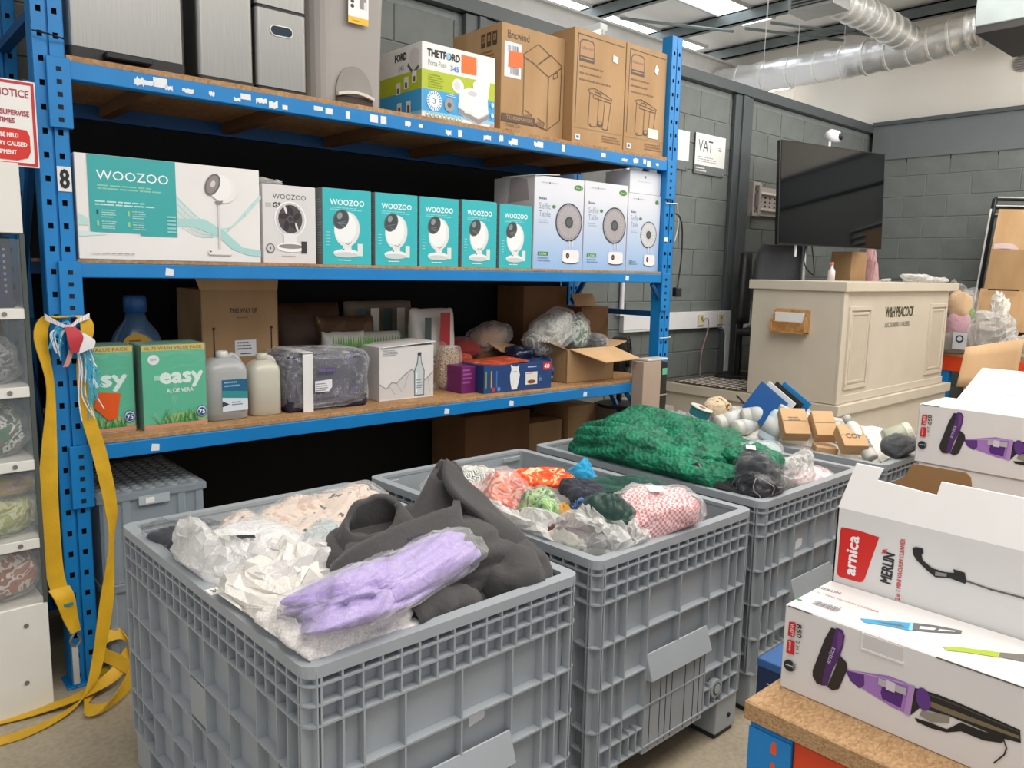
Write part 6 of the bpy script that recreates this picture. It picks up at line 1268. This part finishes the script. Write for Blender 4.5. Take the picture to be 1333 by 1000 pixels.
def vacart(t, o=(0,0,0)):
    a = Art(o, (0,-1,0), (0,0,1))
    a.poly(VP['body'], '#a477bd'); a.poly(VP['d1'], '#5c2f7e'); a.poly(VP['d2'], '#52247a'); a.line([VP['body'][0], VP['body'][3]], .002, '#c6a6d6')
    a.poly(VP['han'], '#1c1b1a'); a.poly(VP['hi'], '#75694f'); a.line([(.262,.1),(.32,.1),(.405,.095)], .0018, '#4f4a38'); a.poly(VP['low'], '#161515'); a.poly(VP['grip'], '#8f887c'); a.poly(VP['band'], '#b48cc8'); a.ell(.262,.088,.012,.02,'#5f3285',rot=.2)
    a.poly(VP['neck'], '#2a2420'); a.poly(VP['blk'], '#2a2125'); a.poly(VP['pur'], '#4f2766'); a.poly([(.107,.155),(.116,.152),(.116,.13),(.108,.11)], '#6b3c85'); a.text('arnica', .097, .085, .036, .010, '#c9b9d6', rot=1.35)
    a.rect(.186,.234,.083,.096,'#b7b0b8'); a.rect(.2,.215,.08,.098,'#d5cdd4'); a.line(VP['cord'], .0022, '#2a2825')
    a.poly([(.011,.111),(.0115,.139),(.023,.142),(.026,.139),(.024,.111)], '#c81f25'); a.poly([(.010,.076),(.0115,.103),(.023,.105),(.026,.103),(.026,.076)], '#c81f25')
    a.text('WATT', .015, .137, .024, .007, '#f3e9e6', rot=-1.57); a.text('power', .015, .1, .02, .006, '#f3e9e6', rot=-1.57)
    a.text('850', .0275, .141, .027, .0105, '#2a2a2c', rot=-1.5, bold=.0003); a.text('2 in 1', .0285, .108, .026, .008, '#2a2a2c', rot=-1.5)
    a.ell(.019,.052,.0115,.0115,'#22242a'); a.line([(.012,.052),(.026,.053)], .002, '#b9c6cf'); a.fine(.03,.06,.012,2,.004,'#8c8c90', rot=-1.57); a.done(t)
VW = mat('#dedbd9', .5, var=.02)
def vacbox(lb, x, y, z, L, h, d, hole=True):
    t = thing('vacuum_cleaner_box', lb, 'box', (x, y, z))
    MB().box(0, d, -L, 0, 0, h, VW).build('box_body', t, bevel=.0025)
    vacart(t)
    MB().box(-.001, .001, -.055, -.006, h-.003, h-.0015, mat('#55504c', .8)).build('tuck_slit', t); MB().box(-.001, .001, -L+.05, -.275, h-.003, h-.0012, mat('#55504c', .8)).build('tuck_slit', t)
    if hole:
        k = MB().box(-.0012, .0, -.222, -.153, .139, .166, mat('#cfccca', .5)).build('handle_cutout', t)
        MB().box(-.0022, .0, -.225, -.15, .136, .139, WHITE).box(-.0022, .0, -.153, -.150, .139, .168, WHITE).build('cutout_edge', k)
    return t
t = vacbox('front white vacuum cleaner box lying on the chipboard, purple vacuum printed on its side', .601, -2.46, .80, .66, .171, .185)
a = Art((0, 0, .1713), (0,-1,0), (1,0,0))
a.poly([(0.125, 0.046), (0.15, 0.066), (0.195, 0.099), (0.206, 0.064), (0.172, 0.052), (0.138, 0.034)][::1], '#3f9fd0'); a.poly([(.15,.055),(.185,.078),(.2,.072),(.17,.058)], '#5b6d78'); a.poly([(0.194, 0.101), (0.226, 0.122), (0.269, 0.139), (0.272, 0.124), (0.234, 0.088), (0.205, 0.067)], '#66686a'); a.poly([(.212,.098),(.235,.112),(.235,.1),(.215,.085)], '#e6e4e0'); a.poly([(.24,.112),(.262,.128),(.262,.122),(.24,.104)], '#e6e4e0'); a.line([(.196,.101),(.207,.066)], .006, '#8fd0ea')
a.done(t, 'blue_vacuum_picture'); a = Art((0, 0, .1713), (0,-1,0), (1,0,0))
a.poly([(0.269, 0.043), (0.291, 0.066), (0.342, 0.098), (0.347, 0.076), (0.303, 0.052), (0.28, 0.034)], '#a9bf2f'); a.poly([(0.342, 0.098), (0.38, 0.128), (0.41, 0.12), (0.377, 0.09), (0.346, 0.078)], '#77736a')
a.done(t, 'green_vacuum_picture'); a = Art((0, 0, .1713), (0,-1,0), (1,0,0))
a.ell(.008,.038,.006,.004,'#3f9a4f'); a.text('MERLIN', .003, .122, .045, .012, '#77787c', rot=.1); a.text('2 in 1 MINI VACUUM CLEANER', .006, .098, .13, .008, '#c9837f')
for q in range(14): a.rect(.034+q*.0036,.034+q*.0036+.0012+.0009*(q % 3),.038,.06,'#8a8a8e')
a.done(t, 'lid_text')
# merlin box with open flaps
t = thing('vacuum_cleaner_box', 'open white vacuum cleaner box with red logo and raised flaps behind the front one', 'box', (.79, -2.462, .80))
L, d, h = .62, .175, .329
MB().box(0, .003, -L, 0, 0, h, VW).box(d-.003, d, -L, 0, 0, h, VW).box(0, d, -.003, 0, 0, h, VW).box(0, d, -L, -L+.003, 0, h, VW).box(0, d, -L, 0, 0, .003, VW).build('box_walls', t)
MB().box(.004, d-.004, -L+.004, -.004, .003, h-.05, CARDD).build('inner_tray', t)
fl = [(.0,0),(.012,.098),(.068,.098),(.062,.072),(.176,.066),(.178,.094),(.6,.094),(.61,0)]
MB().prism(fl, (0,0,h), (0,-1,0), (.42,0,.9), (.003,0,.001), VW).build('front_flap', t)
MB().prism([(.03,0),(.035,.03),(.06,.05),(.07,.078),(.175,.08),(.185,.072),(.19,.05),(.6,.045),(.6,0)], (d,0,h), (0,-1,0), (.1,0,1), (.003,0,0), custom('kraft_inside', _card('#8d6a44', '#9b774f'), .85)).build('rear_flap', t)
a = Art((0,0,0), (0,-1,0), (0,0,1))
a.poly([(0.009, 0.282), (0.011, 0.289), (0.046, 0.291), (0.088, 0.288), (0.08, 0.254), (0.067, 0.196), (0.063, 0.187), (0.056, 0.184), (0.016, 0.183), (0.0105, 0.186), (0.009, 0.193)], '#d3221c')
a.text('arnica', .046, .194, .083, .024, '#f4efee', rot=1.55, bold=.0012); a.text('MERLIN', .118, .199, .062, .022, '#2a2b2f', rot=1.53, bold=.0009); a.text('2 in 1 MINI VACUUM CLEANER', .137, .172, .125, .0085, '#c9484a', rot=1.57, bold=.0003); a.ell(.1,.262,.004,.004,'#c9202a'); a.line([(.095,.257),(.106,.268)], .0012, '#c9202a')
a.line([(0.252, 0.248), (0.292, 0.245), (0.344, 0.246), (.5,.24)], .0035, '#67605a')
pts = [(0.152, 0.284), (0.158, 0.288), (0.171, 0.288), (0.173, 0.278), (0.169, 0.277), (0.173, 0.265), (0.191, 0.255), (0.213, 0.254), (0.229, 0.257), (0.227, 0.264), (0.247, 0.263), (0.249, 0.255), (0.252, 0.247), (0.249, 0.242), (0.222, 0.245), (0.198, 0.239), (0.183, 0.247), (0.162, 0.262), (0.154, 0.272)]
a.poly(pts, '#1c1c1d'); a.poly([(0.197, 0.25), (0.217, 0.252), (0.217, 0.246), (0.197, 0.242)], '#8c8480'); a.done(t)
simplebase = thing('white_box', 'plain white box under the rear vacuum cleaner box', 'box', (1.625, -2.31, .80)); MB().box(0, .2, -.66, 0, 0, .269, VW).build('box_body', simplebase, bevel=.003)
vacbox('rear white vacuum cleaner box stacked higher, behind the open one', 1.62, -2.30, 1.071, .66, .171, .2, hole=False)
# white open carton and brown carton further back
t = thing('white_open_box', 'white carton with a tilted printed lid behind the rear vacuum box', 'box', (2.2, -2.20, .80))
MB().box(0, .3, -.62, 0, 0, .36, VW).build('box_body', t, bevel=.003)
MB().obox((.13, -.3, .42), .30, .60, .004, (0, -.38, 0), WHITE).build('raised_lid', t)
a = Art((.05, -.14, .415), (0,-1,0), (.93,0,.37)); a.n = Vector((-.37,0,.93)); a.fine(0, 0, .22, 1, .018, '#a5a7ad'); a.fine(0, -.02, .12, 1, .008, '#b5b5ba'); a.done(t)
t = thing('brown_open_carton', 'big open brown carton with a tall curved flap behind the white boxes', 'carton', (2.75, -2.05, 0))
MB().box(0, .55, -.004, 0, 0, 1.16, CARDD).box(0, .004, -.75, 0, 0, 1.16, CARD).box(.546, .55, -.75, 0, 0, 1.16, CARDD).box(0, .55, -.75, -.746, 0, 1.16, CARD).build('box_walls', t)
m = MB(); sheet(m, lambda u, v: (.02+.05*math.sin(u*2.5)+v*.06, .03-.20*u-.10*0, 1.16+v*(.16+.05*u)), 10, 4, .005, CARDL); m.build('curved_flap', t, smooth=True)
MB().obox((.06, -.45, 1.20), .005, .5, .12, (0, .35, 0), CARDD).build('side_flap', t)
t = thing('blue_box', 'dark blue box on the floor between the crates and the bench corner', 'box', (1.0, -2.44, 0)); MB().box(0, .36, 0, .25, 0, .62, mat('#142c52', .35)).build('box_body', t, bevel=.003); MB().box(-.001, .361, -.001, .251, .60, .622, mat('#2f5d96', .35)).build('lid', t, bevel=.002)
a = Art((0,.25,0), (0,-1,0), (0,0,1)); a.fine(.03,.56,.05,2,.01,'#9fb2cc'); a.done(t)
# ================= FAR RIGHT: orange shelf, cardboard, frame =================
t = thing('orange_shelf', 'chipboard shelf on an orange beam beyond the desk', 'shelf', (7.5, -.33, 0))
MB().box(0, .8, -2.5, 0, .86, .89, CHIP).build('chipboard_top', t); MB().box(-.02, .03, -2.5, 0, .72, .86, ORANGE).build('orange_beam', t, bevel=.004); MB().box(-.01, .07, -.08, 0, 0, .86, BLUE).build('shelf_post', t); MB().box(-.01, .07, -2.5, -2.42, 0, .86, BLUE).build('shelf_post', t); MB().box(.75, .8, -2.5, 0, 0, .86, BLACKSHEET).build('rear_panel', t)
t = thing('black_rail_frame', 'tall black tubular frame with white highlights standing against the rear wall', 'frame', (8.05, -.38, .89), rot=(math.radians(4), 0, 0))
BT = mat('#1c2024', .35, coat=.4)
MB().tube([(0,0,0),(0,0,1.5)], .025, BT, 10).build('side_tube', t); MB().tube([(0,-1.4,0),(0,-1.4,1.5)], .025, BT, 10).build('side_tube', t); MB().tube([(-.028,0.012,.1),(-.028,.012,1.4)], .009, mat('#e4e4e0', .4), 6).build('highlight_rod', t)  # the thin white rod imitates the highlight along the black tube
for z in (1.5, 1.42, 1.34): MB().tube([(0,0,z),(0,-1.4,z)], .022, BT, 10).build('cross_tube', t); MB().tube([(-.022,-.03,z+.012),(-.022,-1.37,z+.012)], .008, mat('#dcdcd8', .4), 6).build('highlight_rod', t)  # white rods again stand in for highlights on the cross tubes
def cardsheet(lb, y0, y1, z0, z1, x, tilt, m, rz=0):
    t = thing('cardboard_sheet', lb, 'cardboard', (x, y1, z0), rot=(rz, tilt, 0)); MB().box(0, .012, -(y1-y0), 0, 0, z1-z0, m).build('card', t); return t
t = cardsheet('tall cardboard sheet leaning on the black frame, narrow at the top', -.84, -.52, 1.50, 2.28, 7.86, .08, CARDL, .06)
b = MB(); ribbon(b, [(-.01,-.02,.42),(-.015,-.1,.43),(-.015,-.2,.42),(-.02,-.26,.34),(-.01,-.27,.26)], [V((0,0,.05))]*5, .003, mat('#ddc7c6', .4)); b.build('printed_tape', t)
cardsheet('wide cardboard sheet leaning below the narrow one', -1.6, -.54, 1.42, 1.90, 7.80, .10, CARD, .04)
cardsheet('lower cardboard sheet with a dark slot, leaning on the frame', -1.7, -.50, 1.14, 1.52, 7.74, .12, CARDL, .05)
MBs = tag(MB().box(7.735, 7.74, -.86, -.60, 1.50, 1.515, mat('#2c1d12', .8)).build('slot_shadow'), 'dark strip painted as the shade inside a slot of the lower cardboard sheet', 'slot')  # shade of the slot given by a dark strip; nothing is cut
cardsheet('dark brown card panel behind the plastic bags', -1.8, -.42, .895, 1.25, 7.92, .05, CARDD)
cardsheet('pale cardboard sheet at the right edge, upper part', -1.5, -.86, 1.85, 2.25, 7.90, .06, CARD)
lump('plastic_bags', 'white and clear crumpled plastic bag pile with a pointed top', 'bag', (7.58, -.74, 1.05), (.12, .20, .20), MILKY, 170, amp=.35)
lump('plastic_bags', 'white crumpled bag tip on top of the clear pile', 'bag', (7.58, -.76, 1.30), (.06, .07, .12), POLYW, 171, amp=.4)
lump('plastic_bags', 'clear crumpled bag at the right of the pile', 'bag', (7.56, -.98, 1.0), (.1, .16, .10), MILKY, 172, amp=.35)
t = thing('mixed_bag', 'tall clear bag of pink, beige and green items beside the desk end', 'bag', (7.52, -.42, .89))
for k, (c_, p, s) in enumerate((('#d8b184', (0,-.02,.46), (.06,.10,.12)), ('#cf9fae', (0,-.03,.27), (.07,.11,.12)), ('#48544a', (.03,.07,.35), (.07,.05,.2)), ('#6f9b3c', (0,-.13,.36), (.03,.03,.06)), ('#8f8a80', (.0,.0,.1), (.08,.13,.10)))):
    v, f = lump_mesh(s, 180+k, .2, 2.2, 3, 30, 18); MB().add([(q.x+p[0], q.y+p[1], q.z+p[2]) for q in v], f, cloth(c_)).build('bundle', t, smooth=True)
v, f = lump_mesh((.1, .15, .30), 190, .2, 2.2, 4, 40, 26, .5); MB().add([(q.x, q.y-.01, q.z+.3) for q in v], f, CLEAR).build('clear_sleeve', t, smooth=True)
MB().obox((-.1,-.08,.13), .01, .12, .16, (0,0,0), mat('#c9ccd0', .4)).build('pack_label', t); MB().tube([(-.108,-.08,.15),(-.104,-.08,.15)], .035, mat('#1c2c48', .4), 18).build('dark_disc', t); MB().tube([(-.11,-.08,.15),(-.107,-.08,.15)], .022, mat('#c9ccd0', .4), 18).build('pale_disc', t)
tag(MB().box(7.55, 7.56, -1.05, -.98, 1.26, 1.30, mat('#e0642c', .5)).build('orange_tag', rot=(0,0,0)), 'small orange tag on the cardboard at the right of the bag pile', 'tag')
